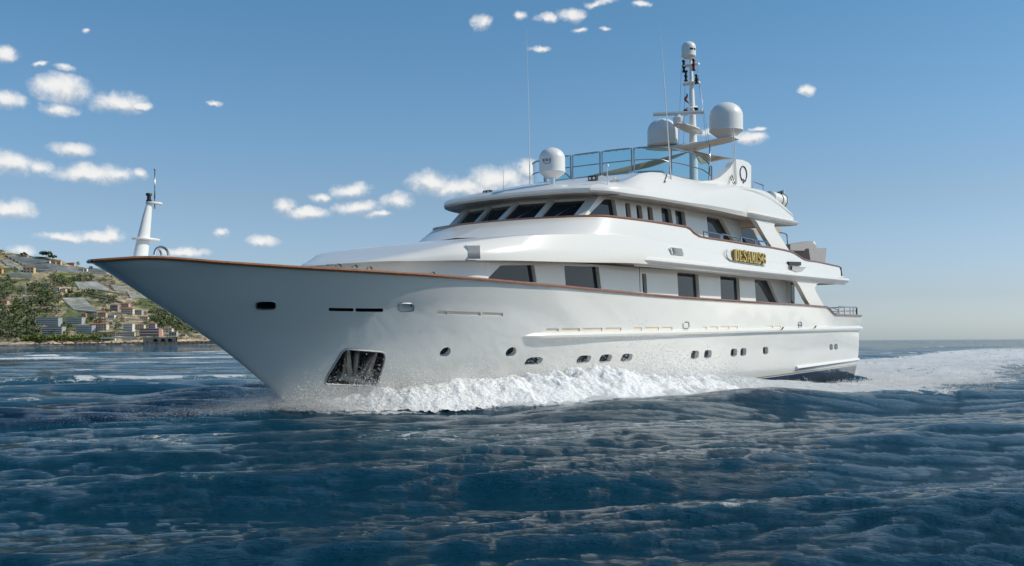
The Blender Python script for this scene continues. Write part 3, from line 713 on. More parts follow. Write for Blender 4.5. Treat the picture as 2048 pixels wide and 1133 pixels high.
# satellite domes
def dome(c, r, h, name, parent, skirt=.28, ped=None):
    prof = [(r*.45, -skirt), (r*.97, -.03), (r*1.02, 0), (r*1.02, .03), (r, .04), (r, h-r*.85)]+[(r*math.cos(a), h-r*.85+r*.85*math.sin(a)) for a in np.linspace(.15, math.pi/2-.02, 10)]
    mb = MB(); mb.lathe(c, prof, 32); o = mb.build(name, DOME, parent, angle=25)
    if ped: t = MB(); t.lathe((c[0], c[1], c[2]-skirt-ped), [(.16, 0), (.12, .04), (.12, ped), (.2, ped+.02)], 16); t.build('pedestal', STEEL, parent)
    return o
c1 = q(1108, 346, 1.2)
d1 = dome(c1, .48, .90, 'satellite_dome', fly, .22, .35)

# mast
UM = 31.85
def mastz(y): return q(1388, y, 0)[2]
mast = None
def build_mast():
    m = MB(); rows = []
    for z, r, du in ((7.8, .2, .12), (mastz(300), .19, .08), (mastz(262), .17, .04), (mastz(215), .13, 0), (mastz(172), .10, -.05), (mastz(122), .06, -.1)):
        rows.append([(UM+du+r*1.25*math.cos(a), r*math.sin(a), z) for a in np.linspace(0, 2*math.pi, 17)[:-1]])
    ids = m.loft(rows, close=True); m.face(ids[-1])
    mast = m.build('radar_mast', WHITE2, yacht)
    # dome platform across the deck
    p = MB(); zp = mastz(298)
    pl = [(-2.3, .35, .05), (-1.7, .55, .10), (-.8, .42, .14), (0, .5, .2), (.8, .42, .14), (1.7, .55, .10), (2.4, .38, .05)]
    rows = []
    for v, w_, th in cr(pl, 4):
        bow = -.25*(abs(v)/2.3)**2
        rows.append([(UM+bow+w_*math.cos(a), v, zp+.12*abs(v)/2.3+th*math.sin(a)) for a in np.linspace(0, 2*math.pi, 13)[:-1]])
    ids = p.loft(rows, close=True); p.face(ids[0]); p.face(ids[-1]); p.build('dome_platform', WHITE2, mast)
    dome((UM-.2, 1.83, zp+.50), .78, 1.35, 'satellite_dome', mast, .34)
    dome((UM-.2, -1.5, zp+.24), .74, 1.28, 'satellite_dome', mast, .08)
    t = MB(); t.tube([(UM-.2, 1.83, zp+.1), (UM-.2, 1.83, zp+.25)], .28, 12); t.build('dome_plinth', WHITE2, mast); t = MB(); t.tube([(UM-.2, -1.5, zp+.05), (UM-.2, -1.5, zp+.22)], .26, 12); t.build('dome_plinth', WHITE2, mast)
    # radar platform, pedestal and scanner bar
    pr = MB(); zr = mastz(264); rows = []
    for u, w_, th in ((30.1, .12, .03), (30.4, .30, .07), (31.0, .38, .10), (UM, .42, .14), (UM+.5, .3, .09), (UM+.95, .08, .03)):
        rows.append([(u, w_*math.cos(a), zr+.05-(u-30)*.03+th*math.sin(a)) for a in np.linspace(0, 2*math.pi, 13)[:-1]])
    ids = pr.loft(rows, close=True); pr.face(ids[0]); pr.face(ids[-1]); pr.build('radar_platform', WHITE2, mast)
    sp = MB(); c = q(1362, 258, 0); sp.lathe(c, [(.10, 0), (.12, .08), (.24, .16), (.26, .30), (.26, .42), (.16, .50), (.14, .56)], 20); sp.build('scanner_pedestal', WHITE2, mast)
    b = MB(); e0 = Vector(q(1316, 228, 0.55)); e1 = Vector(q(1409, 212, -.9)); dr = (e1-e0).normalized(); sx = dr.cross(Vector((0, 0, 1))).normalized()
    ctr = (c[0], c[1], c[2]+.64); cc = Vector(ctr); hl = 1.2; e0 = cc-Vector((.60, .80, -.02)).normalized()*hl*1.0; 
    # bar turned so that it lies across the view of the mast
    dirv = Vector((-.45, -.89, -.0)).normalized(); A = cc+dirv*1.18; B = cc-dirv*1.18; up = Vector((0, 0, 1)); sx = dirv.cross(up)
    rows = [[X+sx*.09+up*.07, X+sx*.11-up*.0, X+sx*.09-up*.08, X-sx*.09-up*.08, X-sx*.11, X-sx*.09+up*.07] for X in (A, B)]
    ids = b.loft(rows, close=True, smooth=False); b.face(ids[0]); b.face(ids[1]); b.build('scanner_bar', DOME, mast)
    # lamp shelves
    for y, w0, ln in ((171, .2, .42), (134, .13, .40)):
        s = MB(); z = mastz(y); rows = []
        for v, w_ in ((-ln, .08), (-ln*.6, w0), (0, w0*1.2), (ln*.6, w0), (ln, .08)):
            rows.append([(UM-.05+w_*1.4*math.cos(a), v, z+.05*math.sin(a)) for a in np.linspace(0, 2*math.pi, 11)[:-1]])
        ids = s.loft(rows, close=True); s.face(ids[0]); s.face(ids[-1]); s.build('lamp_shelf', WHITE2, mast)
    def lamp(x, y, m_, r=.09, h=.26, v=0):
        c = q(x, y, v); l = MB(); l.lathe((c[0], c[1], c[2]-h/2), [(r, 0), (r*1.1, h*.15), (r*.7, h*.25), (r*.7, h*.7), (r*1.1, h*.78), (r*.9, h)], 12); l.build('navigation_light', m_, mast)
    for x, y, m_, v in ((1374, 131, BLACK, -.4), (1374, 143, BLACK, -.4), (1378, 152, BLACK, -.3), (1378, 161, BLACK, -.3), (1393.5, 129, REDG, .3), (1393.5, 140, REDG, .3), (1399, 160, mat('green_lamp_glass', (.01, .05, .03), .2), .35), (1399.5, 166, BLACK, .35)): lamp(x, y, m_, v=v, h=.3)
    for x, y, m_ in ((1377, 229, REDG), (1398, 226, BLACK)): lamp(x, y, m_, .12, .26, v=.0 if x < 1390 else .35)
    # horn arms under the scanner
    h_ = MB(); h_.tube([q(1377, 221, 0), q(1400, 218, .35)], .04, 6); h_.build('lamp_arm', WHITE2, mast)
    # small dome at the masthead
    ct = q(1384, 117, 0); dome(ct, .34, .70, 'masthead_dome', mast, .14)
    pm = MB(); pm.tube([(UM-.12, 0, mastz(122)), (ct[0], 0, ct[2])], .05, 8); pm.build('masthead_pin', STEEL, mast)
    # dark lettering band on the masthead dome, unreadable in the photograph
    tb = MB(); 
    for k in range(9):
        if k == 5: continue
        a = math.radians(-118+k*6.5)+math.pi*.0; r = .345
        dv = Vector((math.cos(a+math.radians(-24)), -math.sin(a+math.radians(-24)), 0)); cc2 = Vector((ct[0], ct[1], ct[2]+.28))+dv*r
        tb.box(cc2, (.03, .012, .09), Matrix.Rotation(math.atan2(dv.y, dv.x)+math.pi/2, 3, 'Z'))
    tb.build('dome_marking', NAVYP, mast)
    # halyards
    hl_ = MB()
    for (a, b) in (((1369, 142, -.4), (1361, 300, -.6)), ((1376, 175, -.3), (1371, 300, -.4)), ((1400, 140, .4), (1424, 300, 1.2)), ((1404, 172, .4), (1418, 292, 1.0))): hl_.tube([q(*a), q(*b)], .008, 4)
    hl_.build('halyards', STEELD, mast)
    return mast
mast = build_mast()

# letters: simple slab-serif strokes, extruded
def glyph(ch):
    """strokes in a 1 x 1 box as polylines with widths"""
    T, t_ = .21, .12
    S_ = [(.82, .78), (.66, .93), (.40, .96), (.2, .82), (.22, .62), (.5, .52), (.78, .40), (.82, .2), (.62, .04), (.34, .05), (.16, .2)]
    G = {'D': [([(.2, .04), (.2, .96)], T), ([(.05, .94), (.5, .94)], t_), ([(.05, .06), (.5, .06)], t_), ([(.48, .94), (.74, .86), (.84, .62), (.84, .38), (.74, .14), (.48, .06)], T)],
         'E': [([(.25, .04), (.25, .96)], T), ([(.08, .94), (.88, .94)], t_), ([(.08, .06), (.9, .06)], t_), ([(.25, .5), (.68, .5)], t_), ([(.86, .96), (.86, .74)], t_), ([(.88, .04), (.88, .28)], t_)],
         'S': [(S_, .17), ([(.84, .97), (.84, .7)], .08), ([(.14, .03), (.14, .3)], .08)],
         'A': [([(.12, .04), (.5, .96)], t_), ([(.5, .96), (.84, .04)], T), ([(.26, .34), (.72, .34)], t_), ([(.0, .05), (.3, .05)], t_), ([(.66, .05), (1, .05)], t_)],
         'M': [([(.16, .04), (.16, .96)], t_), ([(.16, .96), (.5, .2)], T), ([(.5, .2), (.84, .96)], t_), ([(.84, .96), (.84, .04)], T), ([(.0, .05), (.3, .05)], t_), ([(.66, .05), (1, .05)], t_), ([(0, .95), (.2, .95)], t_), ([(.8, .95), (1, .95)], t_)],
         'I': [([(.5, .04), (.5, .96)], .26), ([(.15, .95), (.85, .95)], t_), ([(.15, .05), (.85, .05)], t_)],
         'B': [([(.22, .04), (.22, .96)], T), ([(.05, .94), (.6, .94), (.78, .84), (.78, .64), (.58, .53)], t_*1.2), ([(.22, .52), (.6, .52), (.84, .4), (.84, .16), (.62, .06), (.05, .06)], t_*1.3)],
         '.': [([(.5, .36), (.5, .64)], .4)],
         'K': [([(.2, 0), (.2, 1)], .2), ([(.2, .4), (.85, 1)], .18), ([(.4, .55), (.9, 0)], .2)], 'N': [([(.18, 0), (.18, 1)], .18), ([(.18, 1), (.82, 0)], .2), ([(.82, 0), (.82, 1)], .18)]}
    return G[ch]
def strokes(mb, ch, org, ex, ey, en, w_, h_, depth):
    for pl, t in glyph(ch):
        for a, b in zip(pl[:-1], pl[1:]):
            a = Vector((a[0]*w_, a[1]*h_)); b = Vector((b[0]*w_, b[1]*h_)); d = (b-a).normalized(); nn = Vector((-d.y, d.x)); tt = t*h_*.5*.66
            P = [a-d*tt*.3+nn*tt, b+d*tt*.3+nn*tt, b+d*tt*.3-nn*tt, a-d*tt*.3-nn*tt]
            mb.prism([org+ex*p.x+ey*p.y for p in P], en*(depth*random.uniform(.97, 1.03)))
def name_sign():
    A0 = Vector(q(1467, 527, 4.25)); A1 = Vector(q(1529, 536, 4.25)); ex = (A1-A0); Ln = ex.length; ex.normalize(); ey = Vector((0, 0, 1)); en = Vector((0, 1, 0))
    h_ = (Vector(q(1467, 502, 4.25))-Vector(q(1467, 526, 4.25))).length
    word = 'DESAMIS.B'; ws = [1, 1, 1, 1.1, 1.15, .62, 1, .35, 1.05]; tot = sum(ws); x = 0
    bk = MB(); bk.prism([A0+ex*.0+ey*.02, A0+ex*Ln+ey*.02, A0+ex*Ln+ey*(h_-.03), A0+ey*(h_-.03)], en*.03)
    sign = bk.build('name_board', mat('brown_gilt_board', (.40, .30, .13), .5, .3), bridge_bulwark)
    for ch, ww in zip(word, ws):
        w_ = ww/tot*Ln; mb = MB(); strokes(mb, ch, A0+ex*(x+w_*.06)+en*.041, ex, ey, en, w_*.9, h_*.98, .10); o = mb.build('letter', GOLD, bridge_bulwark, fixn=True); x += w_
    # moulded frame curling round the forward end
    t = MB(); cpts = Q([(1455.5, 505), (1454.5, 514), (1457, 521), (1462, 525.5), (1468, 528), (1530, 538)], 4.29); t.tube(cr(cpts, 4), .03, 6); t.build('sign_scroll', STEEL, bridge_bulwark)
name_sign()
def dome_letters():
    # K N S on the forward dome, curved to its skin
    mb = MB(); c = Vector(c1); r = .485; zc = c[2]+.33
    view = Vector((-(world(*c1)@D), 0, 0))
    cw = world(*c1); to = np.array([0, 0, CAMH])-cw; du_, dv_ = float(to@D), float(-to@NN); base = math.atan2(dv_, du_)
    for i, ch in enumerate('KNS'):
        a = base+math.radians(38)-i*math.radians(14.5)+math.radians(0)
        out = Vector((math.cos(a), math.sin(a), 0)); ex = Vector((math.sin(a), -math.cos(a), 0)); org = Vector((c[0], c[1], zc))+out*(r-.004)-ex*.05
        strokes(mb, ch, org, ex, Vector((0, 0, 1)), out, .10, .10, .012)
    arc = []
    for k in np.linspace(0, 1, 9):
        a = base+math.radians(40)-math.radians(34)*k; arc.append((c[0]+r*1.0*math.cos(a), c[1]+r*math.sin(a), zc-.03-.05*math.sin(k*math.pi)))
    mb.tube(arc, .009, 5); mb.build('dome_lettering', NAVYP, fly)
dome_letters()

# louvred vents
def louvre(pts, v, name, vert=True, n=14):
    a = [Vector(p) for p in Q(pts, v)] if not isinstance(v, tuple) else [Vector(q(x, y, w_)) for (x, y), w_ in zip(pts, v)]; mb = MB(); mb.prism([p-Vector((0, .03, 0)) for p in a], (0, .045, 0)); o = mb.build(name, WHITE2, upper_band)
    s = MB()
    for k in range(n):
        t = (k+.9)/(n+.8)
        if vert: p0 = a[0].lerp(a[1], t); p1 = a[3].lerp(a[2], t)
        else: p0 = a[0].lerp(a[3], t); p1 = a[1].lerp(a[2], t)
        d_ = (p1-p0); p0 = p0+d_*.07; p1 = p1-d_*.07; s.tube([p0+Vector((0, .016, 0)), p1+Vector((0, .016, 0))], .016 if vert else .02, 4)
    s.build('slats', LOUV, upper_band)
louvre([(934, 489), (962, 489), (963, 519), (938, 519)], (3.17, 3.42, 3.56, 3.33), 'air_intake', True, 13)
louvre([(1343, 498.5), (1366, 501), (1370, 515), (1346, 512.5)], 4.34, 'side_vent', False, 8)
# rope hawse with lip near the stern
mb = MB(); a = Q([(1578, 530), (1603, 531), (1603, 538), (1580, 537.5)], 4.27); mb.prism([Vector(p)-Vector((0, .1, 0)) for p in a], (0, .13, 0)); mb.build('fairlead_opening', BLACK, bridge_bulwark)
mb = MB(); r0 = Q([(1578, 538.5), (1590, 539.5), (1606, 540.5)], 4.26); r1 = Q([(1581, 546), (1591, 550), (1602, 548)], 4.24)
mb.loft([[(p[0], p[1], p[2]) for p in r0], [(p[0], p[1]+.2, p[2]-.03) for p in r0], [(p[0], p[1]+.12, p[2]-.02) for p in r1], [(p[0], p[1], p[2]-.03) for p in r1]]); mb.build('fairlead_lip', WHITE, bridge_bulwark)

# bridge deck hand rails
mb = MB()
for s in (1, -1):
    xs = [(1404, 470, 481), (1434, 470.5, 486), (1446.5, 473, 488), (1482, 479, 494), (1514, 486, 499), (1530, 489, 502)]
    segs = [((1385, 460), (1404, 462)), ]
    for (xa, xb, ya, yb) in ((1410, 1444, 468, 475), (1447, 1481, 474, 482), (1484, 1512, 480, 487), (1515, 1537, 486.5, 491)):
        A = Vector(q(xa, ya, 4.0)); B = Vector(q(xb, yb, 4.0)); 
        f = lambda p: (p[0], s*p[1], p[2]); zA = np.interp(A.x, [23, 40], [0, 0])
        mb.tube([f((A.x, A.y, A.z-.30)), f(A), f(B), f((B.x, B.y, B.z-.30))], .035, 8)
mb.build('bridge_railing', STEEL, bridge_bulwark)
# glass windbreak aft of the bridge house, awning and aft-deck fittings
for s in (1, -1):
    mb = MB(); P = uz([(1483, 463), (1507, 463.5), (1528, 503), (1484, 497)], 3.0); mb.prism([(a, s*3.0, b) for a, b in roundp(P, .2)], (0, -s*.02, 0)); mb.build('windbreak', GLASSC, yacht)
CANVAS2 = canvas_mat()
for s, kk in ((1, 0), (-1, 0), (1, 1), (-1, 1)):
    P0 = Vector((31.9, 0, 10.6)); P1 = Vector(q(1473, 323, 3.3)) if kk else Vector(q(1420, 334, 2.9)); P2 = Vector(q(1411, 332, 2.4)) if kk else Vector((26.4, 3.2, 8.9)); P1.y *= s; P2.y *= s; mb = MB(); rows = []
    for i in range(9):
        a = i/8; row = []
        for j in range(9):
            b = j/8; p = P0.lerp(P1, a).lerp(P0.lerp(P2, a), b); c = (P0+P1+P2)/3
            p = p.lerp(c, .22*math.sin(a*math.pi)*(1-math.sin(b*math.pi))+.22*math.sin(b*math.pi)*a*a); p.z -= .25*math.sin(a*math.pi)*math.sin(b*math.pi); row.append(tuple(p))
        rows.append(row)
    mb.loft(rows); mb.build('sun_awning', CANVAS2, yacht, fixn=False)
mb = MB()
for s in (1,):
    a = Q([(1509, 465), (1524, 466), (1530, 475), (1514, 476)], 1.5); mb.prism(a, (0, -1.5, 0)); a = Q([(1552, 463), (1563, 463), (1567, 472), (1559, 473)], 2.0); mb.prism(a, (0, -2.5, 0))
mb.build('rolled_side_curtain', CANVAS, yacht)
mb = MB(); mb.tube(cr(Q([(1563, 472), (1570, 473), (1576, 477), (1577, 490), (1580, 507)], 3.2), 3), .03, 8); mb.build('awning_pole', STEELD, yacht)
# stacked aft-deck crane under its grey cover
def crane():
    mb = MB(); v = 1.2
    a = uz([(1574, 496), (1617, 490), (1624, 497), (1628, 503), (1600, 509), (1574, 508)], v); mb.prism([(p, v+.25, z) for p, z in a], (0, -.5, 0))
    a = uz([(1604, 505), (1640, 504), (1637, 534), (1609, 540), (1606, 520)], v); mb.prism([(p, v+.45, z) for p, z in a], (0, -.9, 0))
    return mb.build('deck_crane', GREY, yacht)
crane()
mb = MB(); c = q(1627, 499, 1.25); mb.lathe((c[0]-.1, c[1]-.45, c[2]), [(.15, 0), (.24, .03), (.24, .3), (.20, .32), (.24, .34), (.24, .6), (.15, .64)], 16, (0, 1, 0)); mb.build('winch_drum', DOME, yacht)
# rails behind the fin and at the roof's aft end
mb = MB()
A = [Vector(q(*p, 3.6)) for p in ((1509, 382), (1510, 369), (1530, 377), (1530, 388))]; mb.tube(A, .03, 8)
A = [Vector(q(*p, 3.4)) for p in ((1571, 385.5), (1572, 428))]; mb.tube(A, .03, 8); A = [Vector(q(*p, 3.4)) for p in ((1571, 387), (1553, 392))]; mb.tube(A, .02, 8)
mb.build('aft_roof_railing', STEEL, fly)
mb = MB(); P = Q([(1553, 392), (1571, 387), (1572, 426), (1556, 420)], 3.35); mb.prism(P, (0, -.012, 0)); mb.build('wind_panel', GLASSC, fly)

# search lights and aerials on the brow
def searchlight(x, y, v):
    mb = MB(); c = Vector(q(x, y, v)); f = MB()
    mb.box(c, (.16, .34, .17)); mb.tube([c-Vector((0, 0, .1)), c-Vector((0, 0, .28))], .04, 8); o = mb.build('search_light', BLACK, fly)
    for dv in (-.08, .08): f.lathe((c.x-.08, c.y+dv, c.z), [(.055, 0), (.05, -.012)], 12, (1, 0, 0))
    f.build('lamp_glass', DOME, fly)
searchlight(979, 385.5, -1.2); searchlight(1190, 359.5, 2.6)
def whip(base, mid, top, r0, r1, v, m=DOME):
    mb = MB(); pts = [q(*base, v), q(*mid, v), q(*top, v)]; mb.tube(pts, [r0, (r0+r1)/2, r1], 6); return mb.build('whip_aerial', m, fly)
whip((1063.5, 372), (1062.5, 200), (1060, 58), .022, .004, -3.2)
whip((1347, 388), (1334, 158), (1328, 60), .035, .003, 3.65)
whip((1477, 374), (1474, 300), (1470, 228), .03, .010, 3.6); whip((1473, 374), (1471, 300), (1468, 262), .02, .008, 3.6)
whip((1011, 384), (1010.5, 350), (1010, 321), .014, .008, -.4)
whip((1219, 375), (1218.5, 355), (1218, 336), .02, .018, 3.6); whip((1233, 377), (1233, 366), (1232.5, 356), .02, .012, 3.6)
mb = MB()
for a, b in (((1331, 353), (1341, 388)), ((1337, 353), (1334, 368)), ((1463, 356), (1471, 374)), ((1466, 352), (1474, 374))): mb.tube([q(*a, 3.5), q(*b, 3.85)], .025, 6)
mb.build('aerial_braces', STEELD, fly)
mb = MB(); mb.lathe(q(1219, 336, 3.6), [(.03, -.02), (.055, .03), (.04, .08)], 8); mb.lathe(q(1233, 360, 3.6), [(.02, -.05), (.07, 0), (.03, .04)], 8); mb.lathe(q(1000, 391, -.8), [(.05, -.1), (.12, -.02), (.12, .03), (.04, .05)], 10); mb.build('aerial_heads', DOME, fly)

# foremast on the bow
def foremast():
    m = MB(); zs = [(3.5, 1.22, .175), (3.85, 1.27, .165), (4.3, 1.36, .14), (4.8, 1.46, .10), (5.13, 1.53, .065)]
    rows = [[(u+r*1.15*math.cos(a), r*.8*math.sin(a), z) for a in np.linspace(0, 2*math.pi, 17)[:-1]] for z, u, r in zs]
    ids = m.loft(rows, close=True); m.face(ids[-1]); fm = m.build('bow_mast', WHITE2, yacht)
    for z, u, w_, l_ in ((4.22, 1.42, .2, .36), (5.14, 1.66, .12, .22)):
        s = MB(); s.lathe((0, 0, 0), [(.01, -.02), (1, -.02), (1.03, .0), (1, .02), (.01, .02)], 20); s.v = [(u+a*l_, b*w_*1.2, z+c) for a, b, c in s.v]; s.build('mast_shelf', WHITE2, fm)
    l = MB(); l.lathe((1.52, 0, 5.16), [(.05, 0), (.075, .03), (.05, .06), (.05, .14), (.08, .17), (.07, .21)], 12); l.build('masthead_light', BLACK, fm)
    st = MB(); st.tube([(1.68, 0, 5.0), (1.70, 0, 5.98)], [.018, .012], 6); st.lathe((1.70, 0, 5.97), [(.03, 0), (.03, .025)], 8); st.build('jackstaff', STEELD, fm)
foremast()

# deck life raft: ribbed white canister in its cradle (rests on the yacht: a thing of its own)
def place_on_yacht(o): o.matrix_world = yacht.matrix_world.copy()
raft = empty('life_raft', (0, 0, 0), 'white ribbed life raft canister strapped at the aft edge of the yacht\'s top deck', 'life raft'); place_on_yacht(raft)
mb = MB(); A = Vector(q(1541, 402, 3.7)); B = Vector(q(1569, 410, 3.7)); ax = (B-A).normalized(); L_ = (B-A).length; prof = [(.18, 0), (.30, .05)]
for k in range(6): h0 = .08+k*(L_-.16)/6; prof += [(.33, h0), (.33, h0+(L_-.16)/6*.7), (.31, h0+(L_-.16)/6*.85)]
prof += [(.30, L_-.05), (.18, L_)]; mb.lathe(A, prof, 20, ax); mb.build('canister', DOME, raft)
mb = MB()
for t in (.55, .85): c = A+ax*L_*t; e1 = ax.orthogonal().normalized(); e2 = ax.cross(e1); mb.tube([c+(e1*math.cos(a)+e2*math.sin(a))*.345 for a in np.linspace(0, 2*math.pi, 17)[:-1]], .02, 5, closed=True)
mb.build('strap', BLACK, raft)
mb = MB(); mb.tube(Q([(1533, 399), (1531, 408), (1566, 424), (1571, 412)], 3.75), .025, 6); mb.build('cradle', STEEL, raft)
# courtesy flag
flag = MB(); P0 = Vector(q(1376, 189, -.25)); rows = []
for k in range(7):
    t = k/6; rows.append([(P0.x+.05*math.sin(j*1.3)+.28*t, P0.y+.06*math.sin(j+3*t), P0.z-.02-.42*j/6-.12*t) for j in range(7)])
flag.loft(rows); fo = flag.build('courtesy_flag', FLAGM, None); place_on_yacht(fo); tag(fo, 'small dark red and green flag hanging from the halyard left of the radar mast', 'flag')

# ------------------------------------------------------------------ noise in numpy
def hash2(ix, iy, s):
    h = (ix*374761393+iy*668265263+s*1442695041) & 0x7fffffff
    h = ((h ^ (h >> 13))*1274126177) & 0x7fffffff
    return ((h ^ (h >> 16)) & 0xffff)/65535.
def vn(x, y, s=0):
    ix = np.floor(x).astype(np.int64); iy = np.floor(y).astype(np.int64); fx = x-ix; fy = y-iy
    fx = fx*fx*(3-2*fx); fy = fy*fy*(3-2*fy)
    a = hash2(ix, iy, s); b = hash2(ix+1, iy, s); c = hash2(ix, iy+1, s); d = hash2(ix+1, iy+1, s)
    return (a*(1-fx)+b*fx)*(1-fy)+(c*(1-fx)+d*fx)*fy
def fbm(x, y, s=0, o=4, g=.5):
    t = 0; a = 1; n = 0
    for i in range(o): t = t+a*vn(x*2**i+17.3*i, y*2**i+5.1*i, s+i); n += a; a *= g
    return t/n
def sst(a, b, x): t = np.clip((x-a)/(b-a), 0, 1); return t*t*(3-2*t)

# ------------------------------------------------------------------ the sea
WAVES = []
SEA0 = -.22
def spectrum():
    r = np.random.default_rng(11); main = math.radians(292)   # waves run towards the lower left
    for lam, n_, steep, spread in ((31, 2, .003, .2), (19, 3, .0055, .3), (12, 5, .0095, .35), (7.5, 7, .0125, .4), (4.8, 8, .0110, .45), (3.1, 9, .0085, .5), (2.0, 12, .0062, .55), (1.3, 16, .0075, .6), (.85, 20, .0092, .6), (.55, 20, .0088, .75), (.36, 18, .0095, .85), (.24, 16, .0100, .9)):
        for i in range(n_):
            l = lam*r.uniform(.75, 1.3); th = main+r.normal()*spread*.55; WAVES.append((2*math.pi/l, th, steep*l/2*r.uniform(.6, 1.2), r.uniform(0, 6.28), l))
spectrum()
def ship_uv(x, y):
    px, py = x-O[0], y-O[1]; return px*math.sin(TH)+py*math.cos(TH), -( -px*math.cos(TH)+py*math.sin(TH))
UW = np.linspace(5, 46, 90); WWt = np.array([V(u, -.1-.0075*u) for u in UW])
def hull_w(u): return np.interp(u, UW, WWt)
def bow_profile(u):
    """outboard offset of the crest, width, height, foam amount of the bow wave"""
    off = np.interp(u, [5.5, 8, 12, 16, 20, 24, 28], [.1, .8, 1.7, 2.1, 2.2, 2.6, 3.4])
    wid = np.interp(u, [5.5, 8, 12, 16, 20, 24, 28], [.4, 1.0, 1.4, 1.5, 1.3, 1.1, 1.4])
    hgt = np.interp(u, [5.5, 7, 9, 12, 15, 18, 21, 24, 27, 30], [.05, .25, .32, .34, .42, .40, .30, .20, .08, .0])
    return off, wid, hgt
NEARW = [(16, 5.5), (20, 9.2), (21.5, 12.6), (25, 14.6), (32, 13.6), (40, 12.6), (55, 10.5), (90, 9), (130, 14), (200, 24)]
FARW = [(43, 3.8), (50, 6), (70, 9), (110, 14), (200, 24)]
def sea(x, y, dl):
    """height and sideways shift at points, dl = local mesh spacing"""
    h = np.zeros_like(x); dx = np.zeros_like(x); dy = np.zeros_like(x)
    gr = .75+.5*fbm(x/23., y/23., 3, 2)
    for k, th, a, ph, l in WAVES:
        ii = np.nonzero(dl < l/2.5)[0]
        if not len(ii): continue
        att = np.clip((l/dl[ii]-2.5)/3., 0, 1)
        c, s = math.cos(th), math.sin(th); arg = k*(x[ii]*c+y[ii]*s)+ph; aa = a*att*gr[ii]
        sn = np.sin(arg); cs = np.cos(arg); h[ii] += aa*cs; dx[ii] -= c*aa*sn*.75; dy[ii] -= s*aa*sn*.75
    u, v = ship_uv(x, y); av = np.abs(v)
    hw = hull_w(u); off, wid, hg = bow_profile(u)
    crest = hw+off
    ridge = hg*np.exp(-((av-crest)/wid)**2)*((u > 5.2) & (u < 34))
    # second diverging swell with a long back running off aft and outboard
    cr2 = 9+(u-13)*.30; swell = .40*np.exp(-((av-cr2)/2.0)**2)*sst(6, 11, u)*(1-sst(16, 22, u))
    trough = -.25*np.exp(-((av-cr2-4.5)/2.4)**2)*sst(6, 12, u)*(1-sst(18, 26, u))-.10*sst(22, 27, u)*(1-sst(44, 54, u))*(1-sst(12, 17, av))
    near = np.exp(-np.maximum(av-hw, 0)/2.5)*sst(4, 6, u)*(1-sst(45, 49, u))+.5*sst(20, 26, u)*(1-sst(44, 52, u))*(1-sst(10, 15, av)); near = np.minimum(near, 1); calm = 1-.55*near
    mid = -.42*sst(23, 28, u)*(1-sst(41, 46, u))*np.exp(-((av-hw)/1.8)**2)
    wake = sst(44, 47, u)*(1-sst(70, 140, u)); hump = wake*.28*np.exp(-(v/3.)**2)+wake*.25*np.exp(-((av-6.5-(u-44)*.10)/1.6)**2)
    h = h*calm+ridge+swell+trough+mid+hump
    # foam amount, plus specks painted as sun glints
    n1 = fbm(x*.55, y*.55, 21, 4, .6); n2 = fbm(x*1.9, y*1.9, 31, 3, .6)
    fb = sst(-.45, .0, av-(crest-wid*1.7)-.8*(n1-.5))*(1-sst(.2, 1.2, av-(crest+wid*.95)))*sst(4.6, 7.5, u)*(1-sst(22.5, 25.5, u))
    nv = np.interp(u, [a for a, _ in NEARW], [b for _, b in NEARW])
    fw = (1-sst(-2.2, 1.0, av-nv+4.5*(n1-.5)))*sst(16.5, 21, u)*(1-sst(120, 260, u)*.5)
    fw *= np.where(u < 44.5, sst(.9, 2.4, av-hw+.8*sst(38, 44, u)), 1)
    core = sst(44, 48, u)*(1-sst(0, 4, av-4.5-(u-44)*.05))*(1-sst(80, 130, u)*.6)
    foam = np.maximum(np.maximum(fb*1.05, fw*(.60+.35*n1)), core*(.70+.3*n1))
    cap = sst(.08, .20, h-ridge-swell-hump+0*n1)*sst(.56, .68, fbm(x/5., y/3.5, 77, 3))*.95
    cap *= sst(14, 30, np.hypot(x, y))
    glint_fleck = sst(-.02, .10, h-ridge-swell-hump)*sst(.55, .66, fbm(x/2.2, y/1.6, 113, 3))*.40*sst(7, 11, np.hypot(x, y))*(1-sst(60, 90, np.hypot(x, y)))  # white specks on near crests stand in for sun glitter
    foam = np.maximum(np.maximum(foam, cap), glint_fleck)
    rough = np.maximum(fb, fw*.6)
    h += rough*.20*(n2-.5)+rough*.16*(n1-.5)+SEA0*(1-sst(150, 600, np.hypot(x, y)))
    return h, dx*calm, dy*calm, foam
